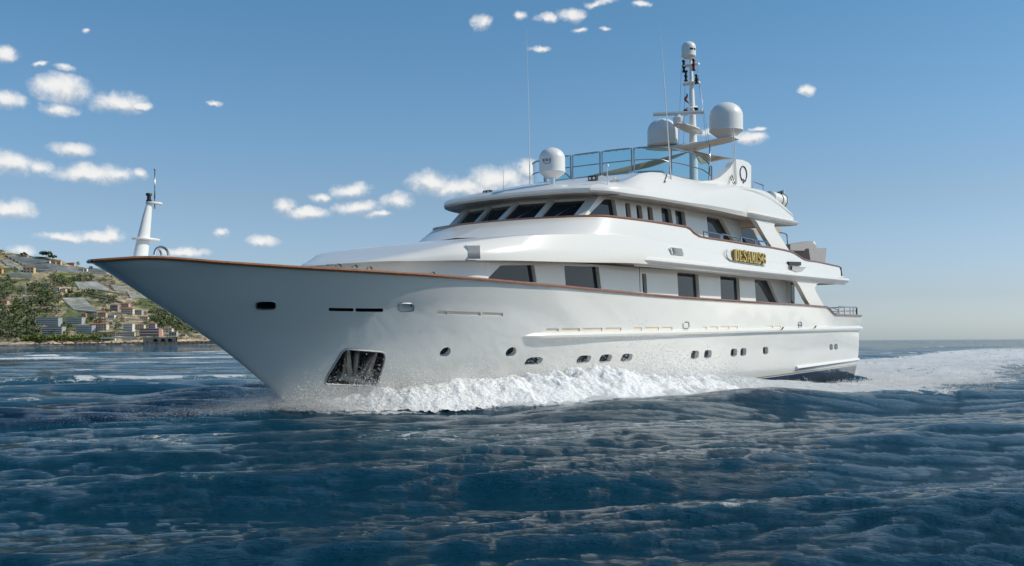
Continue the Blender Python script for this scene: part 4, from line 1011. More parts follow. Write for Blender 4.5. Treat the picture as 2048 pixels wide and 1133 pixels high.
def water_mat():
    m = bpy.data.materials.new('sea_water'); m.use_nodes = True; t = m.node_tree; p = t.nodes['Principled BSDF']; L = t.links.new
    p.inputs['IOR'].default_value = 1.33; p.inputs['Specular IOR Level'].default_value = .22
    geo = N(t, 'ShaderNodeNewGeometry'); at_ = N(t, 'ShaderNodeAttribute'); at_.attribute_name = 'foam'
    # slow colour variation of the deep water
    nb = N(t, 'ShaderNodeTexNoise', inp={'Scale': .05, 'Detail': 3.0}); L(geo.outputs['Position'], nb.inputs['Vector'])
    mb_ = N(t, 'ShaderNodeMixRGB'); L(nb.outputs['Fac'], mb_.inputs[0]); mb_.inputs[1].default_value = (.0010, .040, .082, 1); mb_.inputs[2].default_value = (.0015, .064, .104, 1)
    # foam texture: stringy cells
    w1 = N(t, 'ShaderNodeTexNoise', inp={'Scale': 1.1, 'Detail': 4.0}); L(geo.outputs['Position'], w1.inputs['Vector'])
    ad = N(t, 'ShaderNodeVectorMath', operation='MULTIPLY_ADD'); L(w1.outputs['Color'], ad.inputs[0]); ad.inputs[1].default_value = (1.2, 1.2, .6); L(geo.outputs['Position'], ad.inputs[2])
    vo = N(t, 'ShaderNodeTexVoronoi', feature='DISTANCE_TO_EDGE', inp={'Scale': 1.7}); L(ad.outputs[0], vo.inputs['Vector'])
    vo2 = N(t, 'ShaderNodeTexVoronoi', feature='DISTANCE_TO_EDGE', inp={'Scale': 5.5}); L(ad.outputs[0], vo2.inputs['Vector'])
    fn = N(t, 'ShaderNodeTexNoise', inp={'Scale': 1.7, 'Detail': 9.0, 'Roughness': .74}); L(geo.outputs['Position'], fn.inputs['Vector'])
    cell = M2(t, 'ADD', M2(t, 'MULTIPLY', vo.outputs['Distance'], 1.0), M2(t, 'MULTIPLY', vo2.outputs['Distance'], 1.2))
    thr = M2(t, 'SUBTRACT', M2(t, 'ADD', M2(t, 'MULTIPLY', at_.outputs['Fac'], 1.55), M2(t, 'MULTIPLY', M2(t, 'SUBTRACT', fn.outputs['Fac'], .5), 1.7)), M2(t, 'ADD', cell, .38))
    mr = N(t, 'ShaderNodeMapRange', interpolation_type='SMOOTHSTEP'); L(thr, mr.inputs[0])
    for i, v in ((1, -.03), (2, .38), (3, 0), (4, 1)): mr.inputs[i].default_value = v
    gate = N(t, 'ShaderNodeMapRange'); L(at_.outputs['Fac'], gate.inputs[0])
    for i, v in ((1, .02), (2, .14), (3, 0), (4, 1)): gate.inputs[i].default_value = v
    ff = M2(t, 'MULTIPLY', mr.outputs[0], gate.outputs[0])
    # aerated water is paler and greener round the foam
    ae = N(t, 'ShaderNodeMixRGB'); L(M2(t, 'MULTIPLY', at_.outputs['Fac'], .55, clamp=True), ae.inputs[0]); L(mb_.outputs[0], ae.inputs[1]); ae.inputs[2].default_value = (.10, .24, .28, 1)
    fc = N(t, 'ShaderNodeMixRGB'); L(ff, fc.inputs[0]); L(ae.outputs[0], fc.inputs[1]); fc.inputs[2].default_value = (.88, .90, .90, 1)
    L(fc.outputs[0], p.inputs['Base Color'])
    rr_ = N(t, 'ShaderNodeMapRange'); L(ff, rr_.inputs[0]); rr_.inputs[3].default_value = .035; rr_.inputs[4].default_value = .75; L(rr_.outputs[0], p.inputs['Roughness'])
    # ripples
    mp = N(t, 'ShaderNodeMapping'); mp.inputs['Scale'].default_value = (1, 2.6, 1); m0 = N(t, 'ShaderNodeMapping'); m0.inputs['Rotation'].default_value = (0, 0, math.radians(-17)); L(geo.outputs['Position'], m0.inputs['Vector']); L(m0.outputs[0], mp.inputs['Vector'])
    b1 = N(t, 'ShaderNodeTexNoise', inp={'Scale': 1.6, 'Detail': 9.0, 'Roughness': .68, 'Distortion': .3}); L(mp.outputs[0], b1.inputs['Vector'])
    b2 = N(t, 'ShaderNodeTexNoise', inp={'Scale': 7.5, 'Detail': 5.0, 'Roughness': .6}); L(mp.outputs[0], b2.inputs['Vector'])
    b3 = N(t, 'ShaderNodeTexNoise', inp={'Scale': .35, 'Detail': 6.0, 'Roughness': .6}); L(mp.outputs[0], b3.inputs['Vector'])
    bh = M2(t, 'ADD', M2(t, 'ADD', M2(t, 'MULTIPLY', b1.outputs['Fac'], .34), M2(t, 'MULTIPLY', b2.outputs['Fac'], .15)), M2(t, 'MULTIPLY', b3.outputs['Fac'], .55))
    b4 = N(t, 'ShaderNodeTexNoise', inp={'Scale': .07, 'Detail': 4.0, 'Roughness': .6}); L(mp.outputs[0], b4.inputs['Vector'])
    bh = M2(t, 'ADD', bh, M2(t, 'MULTIPLY', b4.outputs['Fac'], 1.3))
    bh = M2(t, 'ADD', bh, M2(t, 'MULTIPLY', ff, .05))
    bp = N(t, 'ShaderNodeBump', inp={'Strength': 1.0, 'Distance': 1.0}); L(bh, bp.inputs['Height']); L(bp.outputs[0], p.inputs['Normal'])
    return m
WATERM = water_mat()
def build_sea():
    rr = []; r = 2.5
    while r < 30000: rr.append(r); r *= 1.0055 if r < 45 else 1.0085 if r < 260 else 1.03
    R = np.array(rr)
    A = np.radians(np.r_[np.arange(-75, -31, .5), np.arange(-31, 31, .085), np.arange(31, 75.1, .5)])
    Rg, Ag = np.meshgrid(R, A, indexing='ij'); X = Rg*np.sin(Ag); Y = Rg*np.cos(Ag)-0.0
    spacing = np.where(Rg < 45, Rg*.0055, Rg*.0085); spacing = np.where(Rg > 260, Rg*.03, spacing); spacing = np.maximum(spacing, .06)
    spacing = np.where(np.abs(Ag) > math.radians(31), np.maximum(spacing, Rg*.0087), spacing)
    h, dx, dy, foam = sea(X.ravel(), Y.ravel(), spacing.ravel())
    fade = 1-sst(300, 900, Rg.ravel())
    co = np.stack([X.ravel()+dx*fade, Y.ravel()+dy*fade, h*fade], 1)
    nr, na = Rg.shape; idx = np.arange(nr*na).reshape(nr, na)
    f = np.stack([idx[:-1, :-1], idx[:-1, 1:], idx[1:, 1:], idx[1:, :-1]], -1).reshape(-1, 4)[:, ::-1]
    me = bpy.data.meshes.new('sea'); me.vertices.add(len(co)); me.vertices.foreach_set('co', co.astype(np.float32).ravel())
    me.loops.add(f.size); me.loops.foreach_set('vertex_index', f.astype(np.int32).ravel()); me.polygons.add(len(f))
    me.polygons.foreach_set('loop_start', np.arange(0, f.size, 4, dtype=np.int32)); me.polygons.foreach_set('loop_total', np.full(len(f), 4, dtype=np.int32))
    me.polygons.foreach_set('use_smooth', np.ones(len(f), dtype=bool)); me.update(calc_edges=True)
    at_ = me.attributes.new('foam', 'FLOAT', 'POINT'); at_.data.foreach_set('value', foam.astype(np.float32))
    print('sea verts', len(co))
    return link('sea', me, WATERM, None, 'structure')
build_sea()

def tris_object(name, C, size, m, flat=None):
    """a cloud of little irregular tetrahedra"""
    n = len(C); r = np.random.default_rng(5); base = np.array([[1, 1, 1], [-1, -1, 1], [-1, 1, -1], [1, -1, -1]], float)*.6
    P = base[None]*size[:, None, None]*(.6+.8*r.random((n, 4, 1))); ang = r.random((n, 3))*6.28
    ca, sa = np.cos(ang), np.sin(ang)
    x = P[..., 0]*ca[:, :1]-P[..., 1]*sa[:, :1]; y = P[..., 0]*sa[:, :1]+P[..., 1]*ca[:, :1]; z = P[..., 2]
    y2 = y*ca[:, 1:2]-z*sa[:, 1:2]; z2 = y*sa[:, 1:2]+z*ca[:, 1:2]
    co = np.stack([x, y2, z2], -1)+C[:, None, :]
    if flat is not None: co[..., 2] = C[:, None, 2]+(co[..., 2]-C[:, None, 2])*flat
    f = (np.array([[0, 1, 2], [0, 3, 1], [0, 2, 3], [1, 3, 2]])[None]+4*np.arange(n)[:, None, None]).reshape(-1, 3)
    me = bpy.data.meshes.new(name); me.vertices.add(n*4); me.vertices.foreach_set('co', co.astype(np.float32).ravel())
    me.loops.add(f.size); me.loops.foreach_set('vertex_index', f.astype(np.int32).ravel()); me.polygons.add(len(f))
    me.polygons.foreach_set('loop_start', np.arange(0, f.size, 3, dtype=np.int32)); me.polygons.foreach_set('loop_total', np.full(len(f), 3, dtype=np.int32)); me.update(calc_edges=True)
    return link(name, me, m, None, 'stuff')
def foam_mat():
    m = bpy.data.materials.new('white_water'); m.use_nodes = True; t = m.node_tree; t.nodes.clear()
    d = N(t, 'ShaderNodeBsdfDiffuse'); d.inputs[0].default_value = (.96, .96, .96, 1); tl = N(t, 'ShaderNodeBsdfTranslucent'); tl.inputs[0].default_value = (.95, .96, .96, 1)
    mx = N(t, 'ShaderNodeMixShader'); mx.inputs[0].default_value = .5; t.links.new(d.outputs[0], mx.inputs[1]); t.links.new(tl.outputs[0], mx.inputs[2])
    o = N(t, 'ShaderNodeOutputMaterial'); t.links.new(mx.outputs[0], o.inputs[0]); return m
FOAMM = foam_mat()
def foam_body():
    m = bpy.data.materials.new('foam_body'); m.use_nodes = True; t = m.node_tree; p = t.nodes['Principled BSDF']; p.inputs['Base Color'].default_value = (.93, .94, .94, 1); p.inputs['Roughness'].default_value = .7
    p.inputs['Subsurface Weight'].default_value = .8; p.inputs['Subsurface Radius'].default_value = (.8, .9, 1.0); p.inputs['Subsurface Scale'].default_value = .12
    geo = N(t, 'ShaderNodeNewGeometry'); nz = N(t, 'ShaderNodeTexNoise', inp={'Scale': 9.0, 'Detail': 6.0, 'Roughness': .7}); t.links.new(geo.outputs['Position'], nz.inputs['Vector'])
    b = N(t, 'ShaderNodeBump', inp={'Strength': 1.0, 'Distance': .12}); t.links.new(nz.outputs['Fac'], b.inputs['Height']); t.links.new(b.outputs[0], p.inputs['Normal']); return m
FOAMB = foam_body()
def to_world(u, v, zw):
    x = O[0]+u*math.sin(TH)+v*math.cos(TH); y = O[1]+u*math.cos(TH)-v*math.sin(TH); return np.stack([x, y, zw], 1)
def white_water():
    r = np.random.default_rng(3)
    # breaking bow wave: plumes thrown up from the hull, densest amidships of the forebody
    n = 90000
    u = r.uniform(7.6, 25.5, n); side = np.where(r.random(n) < .9, 1, -1)
    off, wid, hg = bow_profile(u); hw = hull_w(u)
    top = np.interp(u, [7, 8.5, 10, 12, 14, 16, 18, 20, 22, 24, 25.5], [.15, .46, .64, .60, .66, .68, .62, .52, .42, .28, .10])
    lump = (.45+1.1*fbm(u*.9, u*0+side, 41, 4, .6))*(.55+.9*vn(u*3.1, u*0, 43))
    a = r.normal(size=n)*.55; v = hw+off*.75+a*wid
    v = np.maximum(v, hw-.05+0*u+.05)
    e = r.exponential(.30, n)**1.15; e = np.minimum(e, np.interp(u, [8, 12, 16, 22], [2., 1.6, 1.1, .9]))
    crest_w = np.exp(-(a)**2*.9)
    z0 = hg*np.exp(-((v-hw-off)/wid)**2)-.05+SEA0
    zw = z0+top*(.35*lump+.65*lump**3*.8)*crest_w*e*1.6
    sz = r.uniform(.006, .022, n)*np.interp(e, [0, .4, 2.2], [1.5, 1.0, .5])*(.8+.5*r.random(n))
    u = u+r.normal(size=n)*.05-zw*.15
    tris_object('bow_wave_foam', to_world(u, side*v, zw), sz, FOAMM)
    for sd_ in (1, -1):
        U = np.arange(6.2, 26.0, .032); Wn = 84; Wv = np.linspace(0, 1, Wn); Ug, Wg = np.meshgrid(U, Wv, indexing='ij'); ug = Ug.ravel(); wg = Wg.ravel()
        off, wid, hg = bow_profile(ug); hw = hull_w(ug); width = (off+wid*1.25)*(.8+.5*fbm(ug*.7, ug*0+3, 71, 3)); vg = hw-.04+wg*width
        topz = np.interp(ug, [6.2, 8.0, 10, 12, 14, 16, 18, 20, 22, 24, 26], [.08, .42, .64, .64, .68, .64, .56, .50, .40, .28, .1])
        prof = np.interp(wg, [0, .18, .38, .6, .85, 1], [.35, .7, 1, .75, .22, 0]); bil = 1-np.abs(fbm(ug*1.3, vg*1.6, 81, 5, .62)*2-1)*1.6
        big = .45+.9*fbm(ug*.55, vg*.3, 91, 3)
        zw = SEA0+hg*np.exp(-((vg-hw-off)/wid)**2)-.10+topz*prof*big*(.62+.5*bil)+.12*(fbm(ug*5, vg*5, 95, 3)-.5)+.04*(hash2((ug*31).astype(int), (vg*31).astype(int), 5)-.5)
        uu = ug+.25*(fbm(ug*2, vg*2, 97, 3)-.5); vv = vg+.3*(fbm(ug*2.3, vg*2.3, 99, 3)-.5)*prof
        co = to_world(uu, sd_*vv, zw); nU = len(U); idx = np.arange(nU*Wn).reshape(nU, Wn)
        f = np.stack([idx[:-1, :-1], idx[1:, :-1], idx[1:, 1:], idx[:-1, 1:]], -1).reshape(-1, 4)
        cov = prof*np.interp(ug, [6.2, 8.5, 10.5, 23, 26], [.15, .6, 1, 1, .2])+1.5*(fbm(ug*3.2, vg*3.2, 101, 4, .7)-.5); cf = cov[f].mean(1)
        f = f[cf > np.interp(wg[f].mean(1), [0, .12, .45, .88, 1], [.1, -.5, -.5, -.35, .25])]
        me = bpy.data.meshes.new('breaking_foam'); me.from_pydata(co.tolist(), [], f.tolist()); me.polygons.foreach_set('use_smooth', np.ones(len(f), dtype=bool)); link('breaking_foam', me, FOAMB, None, 'stuff')
    # fine spray at the stem and past the anchor
    n = 80000; u = r.gamma(2.2, 1.15, n)+5.3; u = np.minimum(u, 12.5+r.random(n)); hw = hull_w(u); off, wid, hg = bow_profile(u)
    v = hw+np.abs(r.normal(size=n))*.55*(1+.2*(u-5)); e = r.exponential(.42, n)
    zw = SEA0+e*np.interp(u, [5, 6.5, 8, 10, 12, 14], [.25, .55, .95, .75, .5, .3])*(.35+1.1*fbm(u*1.6, v*1.6, 51, 3)); sd_ = np.where(r.random(n) < .8, 1, -1)
    tris_object('bow_spray', to_world(u-zw*.3, sd_*v, zw), r.uniform(.005, .010, n)*(1+1.4*(r.random(n) < .12)), FOAMM)
    n = 26000; u = 5.0-r.gamma(1.6, .9, n)+1.2; v = r.normal(size=n)*.5*(1+np.maximum(6-u, 0)*.25)-.3
    zw = np.abs(r.normal(size=n))*.34*np.exp(-np.maximum(5.5-u, 0)*.32)*(.4+fbm(u*2, v*2, 9, 3)); tris_object('stem_mist', to_world(u, v, zw+.05+SEA0), r.uniform(.003, .008, n), FOAMM)
    # low tumbling foam of the wake, next to and behind the stern
    n = 90000; u = 26+r.gamma(1.6, 13, n); u = u[u < 110]; n = len(u); nv = np.interp(u, [a for a, _ in NEARW], [b for _, b in NEARW]); hw = np.where(u < 44, hull_w(u), 0)
    v = hw+(nv-hw)*r.random(n); v = np.where((u < 44) & (v < hw+1.6), hw+1.6, v); x = to_world(u, v, 0*u)
    keep = fbm(x[:, 0]*.8, x[:, 1]*.8, 61, 4, .6) > .5; x = x[keep]; n = len(x)
    h, _, _, _ = sea(x[:, 0], x[:, 1], np.full(n, .4)); x[:, 2] = h+r.exponential(.05, n); tris_object('wake_foam', x, r.uniform(.008, .024, n), FOAMM)
white_water()
# ------------------------------------------------------------------ the coast: terraced hillside about 1.5 km to 2.4 km off
RIDGE = [(-900, 440), (-300, 458), (0, 489), (60, 501), (110, 507), (150, 520), (185, 528), (215, 533), (300, 556), (400, 605), (500, 650), (640, 680), (760, 690)]
def hz(px): return HY+math.tan(ROLL)*(1024-px)
def YS(s): return 1500+880*s+26*math.sin(s*2*math.pi*9)/9
def TP(px, py, up=0.0):
    """point of the hillside seen at a pixel"""
    y0 = hz(px)+2.3; y1 = float(interp(RIDGE, px)); s = min(max((y0-py)/(y0-y1), 0), 1); Y = YS(s); a, b = ray(px, py)
    return Vector((a*Y, Y, CAMH+b*Y+up)), Y/F
HP = []
def hillside():
    xs = np.arange(-900, 762, 5.0); ss = np.r_[np.linspace(0, 1, 90)]
    co = []; colr = []
    for px in xs:
        y0 = hz(px)+2.3; y1 = float(interp(RIDGE, px))
        for s in ss:
            py = y0+(y1-y0)*s; a, b = ray(px, py); Y = YS(s); z = CAMH+b*Y
            if s == 0: z = -3
            k = min(s*12, 1); z += k*(fbm(np.array([px*.05]), np.array([s*9.]), 4, 4)[0]-.5)*9*min(1, (y0-y1)/60)
            co.append((a*Y, Y, z))
            strip = (y0-py)
            if strip < 8: c = (.55, .48, .38)
            elif strip < 10: c = (.32, .27, .22)
            elif strip < 21: c = (.40, .30, .19)
            else:
                n = fbm(np.array([px*.035]), np.array([py*.07]), 8, 4)[0]; n2 = fbm(np.array([px*.11]), np.array([py*.33]), 12, 3)[0]
                dry = sst(.42, .58, n+.10*sst(100, 200, px)); g = np.array((.075, .09, .028)); d_ = np.array((.30, .24, .16)); l = np.array((.15, .155, .05))
                c = g*(1-dry)+d_*dry; 
                if n2 > .6: c = c*.5+l*.5
                if n2 < .38: c = c*.6
            colr.append((*c, 1))
        a, b = ray(px, y1); Y = 2900; co.append((a*Y, Y, (CAMH+b*2380)*.75)); colr.append((.08, .1, .03, 1))
    nr = len(ss)+1; nx = len(xs); idx = np.arange(nr*nx).reshape(nx, nr)
    f = np.stack([idx[:-1, :-1], idx[1:, :-1], idx[1:, 1:], idx[:-1, 1:]], -1).reshape(-1, 4)
    me = bpy.data.meshes.new('hillside'); me.from_pydata(co, [], f.tolist())
    at_ = me.color_attributes.new('ground', 'FLOAT_COLOR', 'POINT'); at_.data.foreach_set('color', np.array(colr, np.float32).ravel())
    m = bpy.data.materials.new('hillside_ground'); m.use_nodes = True; t = m.node_tree; p = t.nodes['Principled BSDF']; p.inputs['Roughness'].default_value = .95
    an = N(t, 'ShaderNodeAttribute'); an.attribute_name = 'ground'; geo = N(t, 'ShaderNodeNewGeometry')
    nz = N(t, 'ShaderNodeTexNoise', inp={'Scale': .05, 'Detail': 6.0, 'Roughness': .7}); t.links.new(geo.outputs['Position'], nz.inputs['Vector'])
    mp = N(t, 'ShaderNodeMapping'); mp.inputs['Scale'].default_value = (.006, .012, .32); t.links.new(geo.outputs['Position'], mp.inputs['Vector'])
    n2 = N(t, 'ShaderNodeTexNoise', inp={'Scale': 1.0, 'Detail': 3.0, 'Roughness': .6}); t.links.new(mp.outputs[0], n2.inputs['Vector'])
    r1 = N(t, 'ShaderNodeMapRange', inp={1: .3, 2: .7, 3: .6, 4: 1.9}); t.links.new(nz.outputs['Fac'], r1.inputs[0])
    r2 = N(t, 'ShaderNodeMapRange', inp={1: .38, 2: .62, 3: .55, 4: 1.35}); t.links.new(n2.outputs['Fac'], r2.inputs[0])
    k = M2(t, 'MULTIPLY', r1.outputs[0], r2.outputs[0]); vm = N(t, 'ShaderNodeVectorMath', operation='SCALE'); t.links.new(an.outputs['Color'], vm.inputs[0]); t.links.new(k, vm.inputs['Scale'])
    t.links.new(vm.outputs[0], p.inputs['Base Color'])
    link('hillside', me, m, None, 'structure')
hillside()

def leafmat(name, c1, c2):
    m = bpy.data.materials.new(name); m.use_nodes = True; t = m.node_tree; p = t.nodes['Principled BSDF']; p.inputs['Roughness'].default_value = .8
    geo = N(t, 'ShaderNodeNewGeometry'); nz = N(t, 'ShaderNodeTexNoise', inp={'Scale': .07, 'Detail': 4.0}); t.links.new(geo.outputs['Position'], nz.inputs['Vector'])
    r = N(t, 'ShaderNodeMapRange', inp={1: .35, 2: .65, 3: 0., 4: 1.}); t.links.new(nz.outputs['Fac'], r.inputs[0])
    mx = N(t, 'ShaderNodeMixRGB'); t.links.new(r.outputs[0], mx.inputs[0]); mx.inputs[1].default_value = (*c1, 1); mx.inputs[2].default_value = (*c2, 1); t.links.new(mx.outputs[0], p.inputs['Base Color']); return m
LEAF = leafmat('dark_evergreen_leaves', (.04, .065, .024), (.10, .13, .04)); LEAF2 = leafmat('olive_leaves', (.10, .115, .06), (.17, .165, .08)); LEAF3 = leafmat('fresh_green_leaves', (.11, .16, .03), (.19, .23, .05))
BARK = mat('bark', (.12, .085, .06), .9)
def crown_pts(r, c, rx, rz, n, shape='round'):
    d = r.normal(size=(n, 3)); d /= np.linalg.norm(d, axis=1)[:, None]; rad = r.uniform(.45, 1.0, n)**.5
    if shape == 'cone': h = r.random(n); return np.stack([d[:, 0]*rx*(1-h*.85), d[:, 1]*rx*(1-h*.85), (h*2-1)*rz], 1)+c
    p = d*rad[:, None]*np.array([rx, rx, rz]); p[:, 2] += rz*.25*np.sin(d[:, 0]*5); return p+c
def leaf_mesh(name, P, size, m, parent=None, kind=None):
    n = len(P); r = np.random.default_rng(len(P)); e1 = r.normal(size=(n, 3)); e1 /= np.linalg.norm(e1, axis=1)[:, None]; e2 = np.cross(e1, r.normal(size=(n, 3))); e2 /= np.linalg.norm(e2, axis=1)[:, None]
    s = size[:, None]*r.uniform(.6, 1.3, (n, 1)); co = np.stack([P-e1*s, P+e2*s*.8, P+e1*s, P-e2*s*.8], 1).reshape(-1, 3); f = np.arange(4*n).reshape(-1, 4)
    me = bpy.data.meshes.new(name); me.from_pydata(co.tolist(), [], f.tolist()); return link(name, me, m, parent, kind)
def woods():
    r = np.random.default_rng(21); buckets = {0: ([], []), 1: ([], []), 2: ([], [])}
    def add(px, py, rx, rz, kind, n=26):
        p, _ = TP(px, py); P = crown_pts(r, np.array((p.x, p.y, p.z+rz*.8)), rx, rz, n); buckets[kind][0].append(P); buckets[kind][1].append(np.full(n, rx*.33))
    # dense wood on the left, looser scrub between the terraces
    tries = 0
    zones = [(-150, 120, 590, 668, 620, 0, .9), (-150, 60, 548, 600, 230, 0, .8), (60, 190, 560, 600, 200, 0, .8), (110, 175, 545, 570, 70, 0, .7), (170, 235, 585, 640, 110, 0, .7), (300, 420, 612, 660, 330, 0, .9), (320, 350, 590, 612, 60, 0, .6),
             (260, 330, 575, 600, 70, 0, .6), (-150, 60, 487, 545, 160, 2, .7), (-150, 240, 640, 662, 150, 0, .6), (120, 300, 640, 665, 60, 1, .6), (90, 330, 532, 560, 180, 1, .7), (0, 440, 668, 674, 200, 1, .4), (150, 440, 600, 650, 140, 1, .6), (0, 420, 540, 662, 260, 2, .45)]
    for x0, x1, y0, y1, n, kd, sz in zones:
        for _ in range(n):
            px = r.uniform(x0, x1); py = r.uniform(y0, y1)
            if py < float(interp(RIDGE, px))+3: continue
            if any(a-2 < px < b+2 and c-1 < py < d+3 for a, b, c, d in HP): continue
            q_ = sz*r.uniform(.6, 1.5); add(px, py, 5.2*q_, 4.4*q_, kd if r.random() < .75 else (kd+1) % 3, 22)
    for k, nm, m in ((0, 'dark_woodland', LEAF), (1, 'olive_scrub', LEAF2), (2, 'green_scrub', LEAF3)):
        leaf_mesh(nm, np.concatenate(buckets[k][0]), np.concatenate(buckets[k][1]), m, None, 'stuff')
def tree(px, py, h, w_, m, label, name='tree', shape='round', group=None, trunk=.3, n=60):
    p, _ = TP(px, py); r = np.random.default_rng(int(px*7+py)); t = empty(name, p, label, 'tree', group)
    th = h*trunk if shape != 'flat' else h*.7
    c = np.array((0, 0, th+(h-th)/2)); P = crown_pts(r, c, w_/2, (h-th)/2, n, 'cone' if shape == 'cone' else 'round'); leaf_mesh('crown', P, np.full(n, w_*.14), m, t)
    tb = MB(False); tb.tube([(0, 0, -1), (.1*w_*.1, 0, th*.6), (0, 0, th+(h-th)*.4)], [h*.035, h*.025, h*.012], 6); tb.build('trunk', BARK, t)
    return t
WM = {}
def wm(c):
    if c not in WM: WM[c] = mat('render_%d' % len(WM), c, .85, noise=(.3, .5, tuple(x*.8 for x in c)))
    return WM[c]
TILE = mat('terracotta_tiles', (.38, .12, .055), .85, noise=(.5, .6, (.25, .09, .05))); FLAT = mat('flat_roof_gravel', (.42, .40, .37), .9); WIND = mat('house_window_glass', (.03, .035, .045), .2)
def house(x0, x1, yt, yb, floors, cols_, c, roof, label, depth=11, yaw=0, balc=False, name='house', cat='house', group=None):
    xc = (x0+x1)/2; p, k = TP(xc, yb); W_ = (x1-x0)*k; H_ = (yb-yt)*k; rh = min(H_*.22, 2.6) if roof != 'flat' else .5; wh = H_-rh
    HP.append((x0, x1, yt, yb))
    t = empty(name, p, label, cat, group); t.rotation_euler = (0, 0, math.radians(yaw))
    w_ = MB(False); w_.box((0, depth/2, wh/2-4), (W_, depth, wh+8)); wo = w_.build('wall', wm(c), t)
    r_ = MB(False)
    if roof == 'flat': r_.box((0, depth/2, wh+rh/2), (W_+.8, depth+.8, rh))
    elif roof == 'hip':
        e = .7; A = [(-W_/2-e, -e, wh), (W_/2+e, -e, wh), (W_/2+e, depth+e, wh), (-W_/2-e, depth+e, wh)]; q_ = min(W_*.3, depth*.45); B_ = [(-W_/2+q_, depth/2, wh+rh), (W_/2-q_, depth/2, wh+rh)]
        i = [r_.pt(x) for x in A+B_]; 
        for f in ((0, 1, 5, 4), (1, 2, 5), (2, 3, 4, 5), (3, 0, 4), (3, 2, 1, 0)): r_.face([i[j] for j in f])
    ro = r_.build('roof', TILE if roof == 'hip' else FLAT, t)
    if roof == 'hip': cm = MB(False); cm.box((W_*.2, depth*.4, wh+rh*.9), (.8, .8, 1.6)); cm.build('chimney', wm(c), ro)
    ww = W_/cols_*.45; hh = wh/floors*.5
    g = bpy.data.meshes.new('window'); b = MB(False); b.box((0, 0, 0), (ww, .3, hh)); g = None
    proto = b.build('window', WIND, t)
    first = True
    for f in range(floors):
        for cc in range(cols_):
            o = proto if first else proto.copy()
            if not first: col.objects.link(o)
            first = False; o.location = (-W_/2+W_*(cc+.5)/cols_, -.05, wh*(f+.52)/floors)
        if balc:
            bb = MB(False); z = wh*(f+.12)/floors; bb.box((0, -.9, z), (W_, 1.8, .35)); bb.box((0, -1.75, z+.6), (W_, .1, 1.0)); bb.build('balcony', wm((.62, .62, .60)), t)
    return t
CR = (.62, .55, .42); YE = (.60, .48, .27); PK = (.58, .38, .30); WH = (.68, .66, .62); GB = (.33, .37, .42); OR = (.58, .36, .18); GY = (.42, .41, .39)
house(73, 117, 625, 641, 4, 10, GB, 'flat', 'upper left hotel block with grey blue balconies under the green meadow', 16, balc=True, name='hotel_block', cat='hotel', group='grey blue hotel blocks')
house(132, 164, 625, 640, 4, 8, GB, 'flat', 'upper right hotel block with bright white roofline, beside the terraces', 16, balc=True, name='hotel_block', cat='hotel', group='grey blue hotel blocks')
house(84, 124, 643, 660, 4, 9, (.38, .37, .33), 'flat', 'lower left hotel block with beige and grey balconies above the hedge', 16, balc=True, name='hotel_block', cat='hotel', group='grey blue hotel blocks')
house(152, 184, 641, 656, 4, 8, (.30, .33, .42), 'flat', 'lower right hotel block, the bluest of the four, above the hedge', 16, balc=True, name='hotel_block', cat='hotel', group='grey blue hotel blocks')
house(180, 213, 636, 653, 3, 6, CR, 'hip', 'long cream house with faded red roof behind the umbrella pine', 12)
house(48, 69, 522, 535, 2, 3, YE, 'hip', 'yellow house with orange red roof beside the upper greenhouses', 10)
house(0, 15, 588, 598, 2, 3, PK, 'hip', 'pink house with orange roof at the left edge in the wood', 10)
house(-6, 5, 524, 536, 2, 2, OR, 'hip', 'reddish house cut by the left edge above the meadow', 9)
house(47, 56, 499, 505, 1, 2, PK, 'hip', 'tiny pink cottage on the ridge under a dark bush', 8)
house(95, 101, 511, 519, 1, 2, WH, 'flat', 'small white cube house left of the yellow hamlet', 7)
house(103, 113, 511, 518, 2, 3, OR, 'hip', 'ochre house at the left end of the ridge hamlet', 9)
house(114, 123, 510, 519, 2, 3, YE, 'hip', 'bright yellow house in the middle of the ridge hamlet', 9)
house(136, 150, 515, 521, 1, 4, PK, 'hip', 'low salmon house with orange roof right of the cypresses', 9)
house(159, 168, 528, 534, 1, 2, CR, 'flat', 'cream shed on the brow left of the bow', 8)
house(168, 175, 527, 535, 1, 2, WH, 'flat', 'white house with one dark window near the bow tip', 8)
house(63, 80, 568, 574, 1, 4, PK, 'hip', 'low pink farmhouse among trees above the wood', 9)
house(90, 104, 556, 563, 1, 3, CR, 'flat', 'cream terrace house left in the mid slope cluster', 9)
house(100, 109, 553, 560, 1, 2, OR, 'hip', 'orange cottage at the top of the mid slope cluster', 8)
house(111, 120, 565, 573, 2, 2, WH, 'flat', 'white house with flat roof in the mid slope cluster', 8)
house(121, 132, 566, 575, 2, 3, CR, 'hip', 'cream house at the right end of the mid slope cluster', 9)
house(86, 98, 604, 612, 1, 3, PK, 'hip', 'pinkish ruin in the green meadow above the hotels', 8)
house(163, 172, 616, 624, 2, 2, OR, 'hip', 'small orange house below the large slanting greenhouse', 8)
house(196, 212, 614, 625, 2, 4, PK, 'hip', 'pink red roofed house right of the slanting greenhouse', 9)
house(243, 258, 597, 606, 2, 4, PK, 'hip', 'rose house with red roof, highest of the village', 10)
house(221, 236, 601, 614, 2, 4, (.36, .27, .25), 'flat', 'dark brick house left of the twin roofed villa', 10)
house(243, 266, 606, 621, 3, 5, CR, 'hip', 'tall cream villa with orange roof and shaded loggias', 11)
house(216, 229, 621, 629, 1, 3, WH, 'flat', 'white flat house with two dark openings above the square', 9)
house(266, 284, 612, 621, 2, 4, GY, 'flat', 'grey stepped house right of the tall cream villa', 10)
house(280, 296, 624, 633, 2, 4, CR, 'hip', 'small cream house with twin gables in the upper village', 9)
house(297, 306, 622, 628, 1, 2, WH, 'flat', 'small white cabin left of the dark wood', 7)
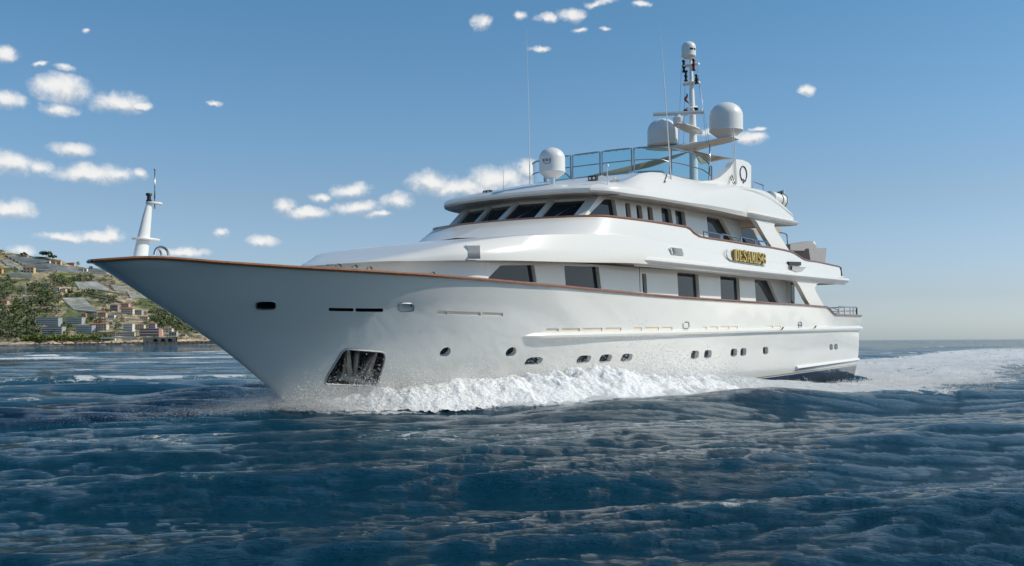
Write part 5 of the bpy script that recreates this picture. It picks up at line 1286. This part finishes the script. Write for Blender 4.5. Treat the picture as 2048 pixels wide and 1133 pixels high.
house(247, 265, 639, 655, 3, 4, WH, 'flat', 'white apartment house with deep grey loggias in the village', 11, balc=True)
house(271, 288, 639, 650, 3, 4, CR, 'hip', 'cream house with orange roof between white block and lilac house', 10)
house(298, 311, 637, 649, 2, 3, (.52, .42, .50), 'hip', 'lilac house with orange roof behind the red terraced block', 9)
house(279, 318, 649, 666, 3, 9, (.40, .20, .17), 'flat', 'red brick terraced apartment block with pale balconies', 14, balc=True, name='apartment_block', cat='apartment block')
house(318, 323, 651, 663, 3, 1, YE, 'flat', 'narrow yellow house against the red block', 9)
house(324, 344, 647, 658, 2, 3, WH, 'hip', 'white house with orange roof at the right end of the village', 10)
house(338, 353, 656, 664, 1, 3, GY, 'flat', 'grey boathouse with pale metal roof near the arches', 10)
house(361, 371, 660, 667, 1, 2, GY, 'hip', 'small grey stone house right of the boathouse', 8)
house(196, 231, 655, 664, 2, 9, PK, 'flat', 'long pink bathhouse left half of the seafront row', 10)
house(231, 269, 656, 665, 2, 9, CR, 'flat', 'long cream bathhouse right half of the seafront row', 10)
house(223, 230, 666, 673, 1, 1, WH, 'flat', 'small white kiosk below the seafront row', 6)
house(0, 26, 685, 692, 1, 4, WH, 'flat', 'white beach hut with pale roof at the left edge on the shore', 8)
house(52, 74, 686, 691, 1, 4, (.62, .46, .40), 'flat', 'pinkish beach hut on the shore below the hedge', 7)
house(213, 240, 686, 691, 1, 5, (.56, .50, .50), 'flat', 'pale beach hut by the dark shore cave', 7)
def greenhouse(P, rows, label, m, h=3.0, name='greenhouse'):
    """tunnels side by side following the slope; P = corners left top, right top, right bottom, left bottom in view"""
    HP.append((min(p[0] for p in P), max(p[0] for p in P), min(p[1] for p in P), max(p[1] for p in P)))
    base, _ = TP(*P[3]); t = empty(name, base, label, 'greenhouse'); lt, rt, rb, lb = [Vector(p) for p in P]
    gm = MB(False); ends = MB(False)
    for k in range(rows):
        f0, f1 = k/rows, (k+.62)/rows; n = 7; A = []; B_ = []; C_ = []
        for i in range(n):
            t_ = i/(n-1); a = lt.lerp(rt, t_); b = lb.lerp(rb, t_); p0 = TP(*a.lerp(b, f1))[0]-base; p1 = TP(*a.lerp(b, f0))[0]-base; A.append(p0-Vector((0, 0, 1))); B_.append((p0+p1)/2+Vector((0, 0, h))); C_.append(p1)
        A2 = [x+Vector((0, 0, h*.8+.6)) for x in A]; C2 = [x+Vector((0, 0, h*.8)) for x in C_]
        gm.loft([A, A2, B_, C2, C_], smooth=False)
    gm.build('glazed_roof', m, t, fixn=False); return t
GH = mat('greenhouse_glazing', (.24, .26, .28), .5, noise=(.035, 1, (.09, .10, .06))); GH2 = mat('whitened_greenhouse_glazing', (.42, .43, .41), .6, noise=(.035, 1, (.17, .17, .12)))
greenhouse([(14, 502), (75, 507), (150, 536), (70, 532)], 8, 'wide grey greenhouse field below the ridge hamlet', GH)
greenhouse([(92, 516), (150, 528), (172, 538), (118, 535)], 5, 'grey blue greenhouse strips right of the ridge hamlet', GH)
greenhouse([(0, 509), (24, 514), (40, 524), (16, 521)], 4, 'pale greenhouses at the upper left edge', GH2)
greenhouse([(30, 524), (52, 527), (55, 533), (40, 531)], 2, 'small white greenhouses left of the yellow house', GH2)
greenhouse([(19, 539), (64, 540), (66, 550), (19, 550)], 1, 'long grey tunnel greenhouse on the green meadow', GH, 6)
greenhouse([(175, 528), (210, 531), (215, 541), (178, 539)], 3, 'grey greenhouse strips under the bow tip', GH)
greenhouse([(150, 556), (195, 556), (222, 572), (160, 570)], 5, 'pale blue greenhouses in the middle slope', GH2)
greenhouse([(125, 588), (168, 588), (196, 618), (148, 612)], 8, 'large slanting white greenhouse above the hotels', GH2)
greenhouse([(255, 577), (290, 579), (306, 592), (262, 588)], 4, 'white greenhouses right of the slope, beside the hull', GH2)
greenhouse([(222, 563), (250, 566), (258, 575), (230, 572)], 3, 'narrow pale greenhouses above the dry terraces', GH2)
# terrace walls of the dry slope
for k, (x0, y0, x1, y1) in enumerate(((168, 575, 232, 590), (176, 582, 246, 597), (196, 572, 262, 583), (150, 543, 250, 551), (100, 541, 180, 548), (210, 556, 268, 562), (230, 628, 300, 634), (232, 620, 272, 623), (0, 556, 60, 560), (60, 598, 118, 604))):
    a, _ = TP(x0, y0); w_ = MB(False); n = 12; L0 = [TP(x0+(x1-x0)*i/n, y0+(y1-y0)*i/n)[0]-a for i in range(n+1)]
    w_.loft([[p-Vector((0, 0, 2)) for p in L0], [p+Vector((0, 0, 2.2)) for p in L0], [p+Vector((0, 1.5, 2.2)) for p in L0]], smooth=False)
    o = w_.build('terrace_wall', wm((.42, .36, .27)), None, fixn=False); o.location = a
    tag(o, ['long dry stone wall across the pale terraces, upper', 'long dry stone wall across the pale terraces, lower', 'stone wall above the dry terraces', 'stone wall under the greenhouse strips near the bow', 'stone wall under the yellow hamlet field', 'stone wall right of the mid slope greenhouses', 'stone wall over the village gardens', 'short stone wall beneath the tall cream villa', 'stone wall under the long tunnel greenhouse', 'stone wall bounding the meadow above the hotels'][k], 'wall', 'terrace walls on the hillside')
# promenade wall, viaduct arches and lattice mast
def strip(px0, px1, y0, y1, Y0, name, label, cat, m, th=3):
    n = 40; mb = MB(False); lo = []; hi = []
    for i in range(n+1):
        px = px0+(px1-px0)*i/n; dy = hz(px)-hz(200); a, b = ray(px, y0+dy); a2, b2 = ray(px, y1+dy); lo.append((a*Y0, Y0, CAMH+b*Y0)); hi.append((a2*Y0, Y0, CAMH+b2*Y0))
    mb.loft([lo, hi, [(x, y+th, z) for x, y, z in hi], [(x, y+th, z) for x, y, z in lo]], smooth=False); o = mb.build(name, m, None, fixn=False); tag(o, label, cat); return o
strip(28, 470, 688, 684.4, 1500, 'sea_wall', 'low dark concrete sea wall along the beach', 'wall', wm((.30, .27, .24)))
strip(-60, 470, 683.6, 677, 1512, 'promenade_wall', 'long sandy ochre retaining wall under the coast road', 'wall', mat('ochre_retaining_wall', (.58, .44, .30), .9, noise=(.12, 1.0, (.34, .22, .14))), 6)
strip(200, 270, 668.5, 665.5, 1560, 'garden_wall', 'white parapet below the seafront bathhouses', 'wall', wm(WH))
def viaduct():
    x0, x1 = 286, 352; mb = MB(False); Y = 1545; pts = []
    def P(px, py): a, b = ray(px, py); return (a*Y, Y, CAMH+b*Y)
    outer = [(x0, 678), (x0, 667), (x1, 667), (x1, 678)]; holes = []
    for c in (311, 326, 340):
        holes.append([(c-5, 677.5)]+[(c+5*math.cos(a), 673-3.2*math.sin(a)) for a in np.linspace(math.pi, 0, 9)]+[(c+5, 677.5)])
    loops = [[Vector((a, b, 0)) for a, b in l] for l in [outer]+holes]; flat = [p for l in loops for p in l]; ids = [mb.pt(P(p.x, p.y)) for p in flat]
    for tri in tessellate_polygon(loops): mb.face([ids[i] for i in tri])
    for h_ in holes: mb.loft([[P(*p) for p in h_], [(P(*p)[0], Y+6, P(*p)[2]) for p in h_]], smooth=False)
    mb.loft([[P(x0, 667), P(x1, 667)], [(P(x0, 667)[0], Y+7, P(x0, 667)[2]), (P(x1, 667)[0], Y+7, P(x1, 667)[2])]], smooth=False)
    back = MB(False); back.poly([(P(x0, 678)[0], Y+5.5, P(x0, 678)[2]), (P(x1, 678)[0], Y+5.5, P(x1, 678)[2]), (P(x1, 667.5)[0], Y+5.5, P(x1, 667.5)[2]), (P(x0, 667.5)[0], Y+5.5, P(x0, 667.5)[2])])  # dark panel added in place of the shadow inside the arches
    o = mb.build('viaduct', wm((.38, .31, .24)), None, fixn=False); tag(o, 'old stone viaduct with three dark arches below the red block', 'viaduct'); back.build('arch_shade_panel', DARKR, o, fixn=False)
viaduct()
def pylon(px, yt, yb, label):
    p, k = TP(px, yb); H_ = (yb-yt)*k; t = MB(False); b = 1.6
    for sx in (-1, 1):
        for sy in (-1, 1): t.tube([(sx*b, sy*b, -2), (sx*.35, sy*.35, H_)], .16, 4)
    for i in range(8):
        z = H_*i/8; z2 = H_*(i+1)/8; r0 = b-(b-.35)*i/8; r1 = b-(b-.35)*(i+1)/8; t.tube([(-r0, -r0, z), (r1, -r1, z2)], .1, 4); t.tube([(r0, -r0, z), (-r1, -r1, z2)], .1, 4)
    for z in (.8, .92): t.tube([(-4, 0, H_*z), (4, 0, H_*z)], .14, 4)
    o = t.build('lattice_mast', wm((.50, .50, .48)), None); o.location = p; tag(o, label, 'mast')
pylon(52, 560, 597, 'tall lattice mast standing in the wood left of the slope'); pylon(44, 576, 595, 'shorter thin mast left of the tall lattice mast')
woods()
tree(94, 508, 16, 26, LEAF, 'umbrella pine with flat crown, larger of two on the ridge', 'umbrella_pine', 'flat', n=110); tree(107, 511, 11, 20, LEAF, 'umbrella pine with flat crown, smaller one right on the ridge', 'umbrella_pine', 'flat', n=90)
tree(50, 503, 9, 16, LEAF, 'dark rounded bush tree over the tiny pink cottage', n=80)
tree(199, 651, 14, 15, LEAF, 'umbrella pine standing in front of the long cream house', 'umbrella_pine', 'flat', n=90)
tree(158, 523, 10, 8, LEAF, 'dark tree right of the salmon ridge house', n=60); tree(183, 530, 8, 9, LEAF, 'round dark tree on the brow beside the bow tip', n=60)
for i, x in enumerate((119.5, 122.5, 124.5, 127.5)): tree(x, 516+i*.8, 10-i*.8, 2.6, LEAF, 'slim dark cypress in the ridge row beside the yellow hamlet', 'cypress', 'cone', 'cypresses on the ridge', .08, 50)
for i, (x, y) in enumerate(((30, 660), (17, 663), (6, 660))): tree(x, y+3, 12, 13, LEAF2, ['grey green tree right of three at the foot of the wood', 'grey green tree, middle of three at the foot of the wood', 'grey green tree left of three at the foot of the wood'][i], n=70)
for i in range(34):
    x = 46+i*5.35; tree(x, 673.6-.003*i, 10+2*math.sin(i*1.7), 10.5, LEAF3, 'clipped bright green tree in the long row above the coast road', 'row_tree', 'round', 'row of green trees above the coast road', .18, 70)
for i in range(40):
    x = 70+i*9.0; p, k = TP(x, 684); pt_, _ = TP(x, 682); t = empty('palm', (ray(x, 683)[0]*1509, 1509, .2), 'small rusty palm on the promenade in front of the ochre wall', 'palm', 'palms along the promenade')
    tb = MB(False); hgt = 4.2+1.2*math.sin(i*2.3); zb = CAMH+ray(x, 683.4)[1]*1509; t.location.z = zb; tb.tube([(0, 0, -1), (0, 0, hgt)], .28, 5); tb.build('trunk', BARK, t)
    P = crown_pts(np.random.default_rng(i), np.array((0, 0, hgt)), 1.7, 1.0, 26); leaf_mesh('crown', P, np.full(26, .6), mat('palm_rust', (.16, .07, .035), .8) if i == 0 else bpy.data.materials['palm_rust'], t)
# white caps and rocks on the shore
rb = MB(False); rr_ = random.Random(4)
for i in range(9):
    x = [20, 36, 47, 84, 100, 120, 205, 248, 262][i]; a, b = ray(x, hz(x)); Y = 1494; w_ = MB(False); w_.lathe((0, 0, -1), [(3.5, 0), (3.0, 1.2), (1.8, 2.2), (.4, 2.8)], 7); 
    for j, v in enumerate(w_.v): w_.v[j] = (v[0]*(1+.4*rr_.random())*1.8, v[1], v[2]*(.7+.5*rr_.random()))
    o = w_.build('shore_rock', wm((.22, .19, .16)), None); o.location = (a*Y, Y, 0); tag(o, 'dark boulder at the waterline below the sandy wall', 'rock', 'boulders along the beach')
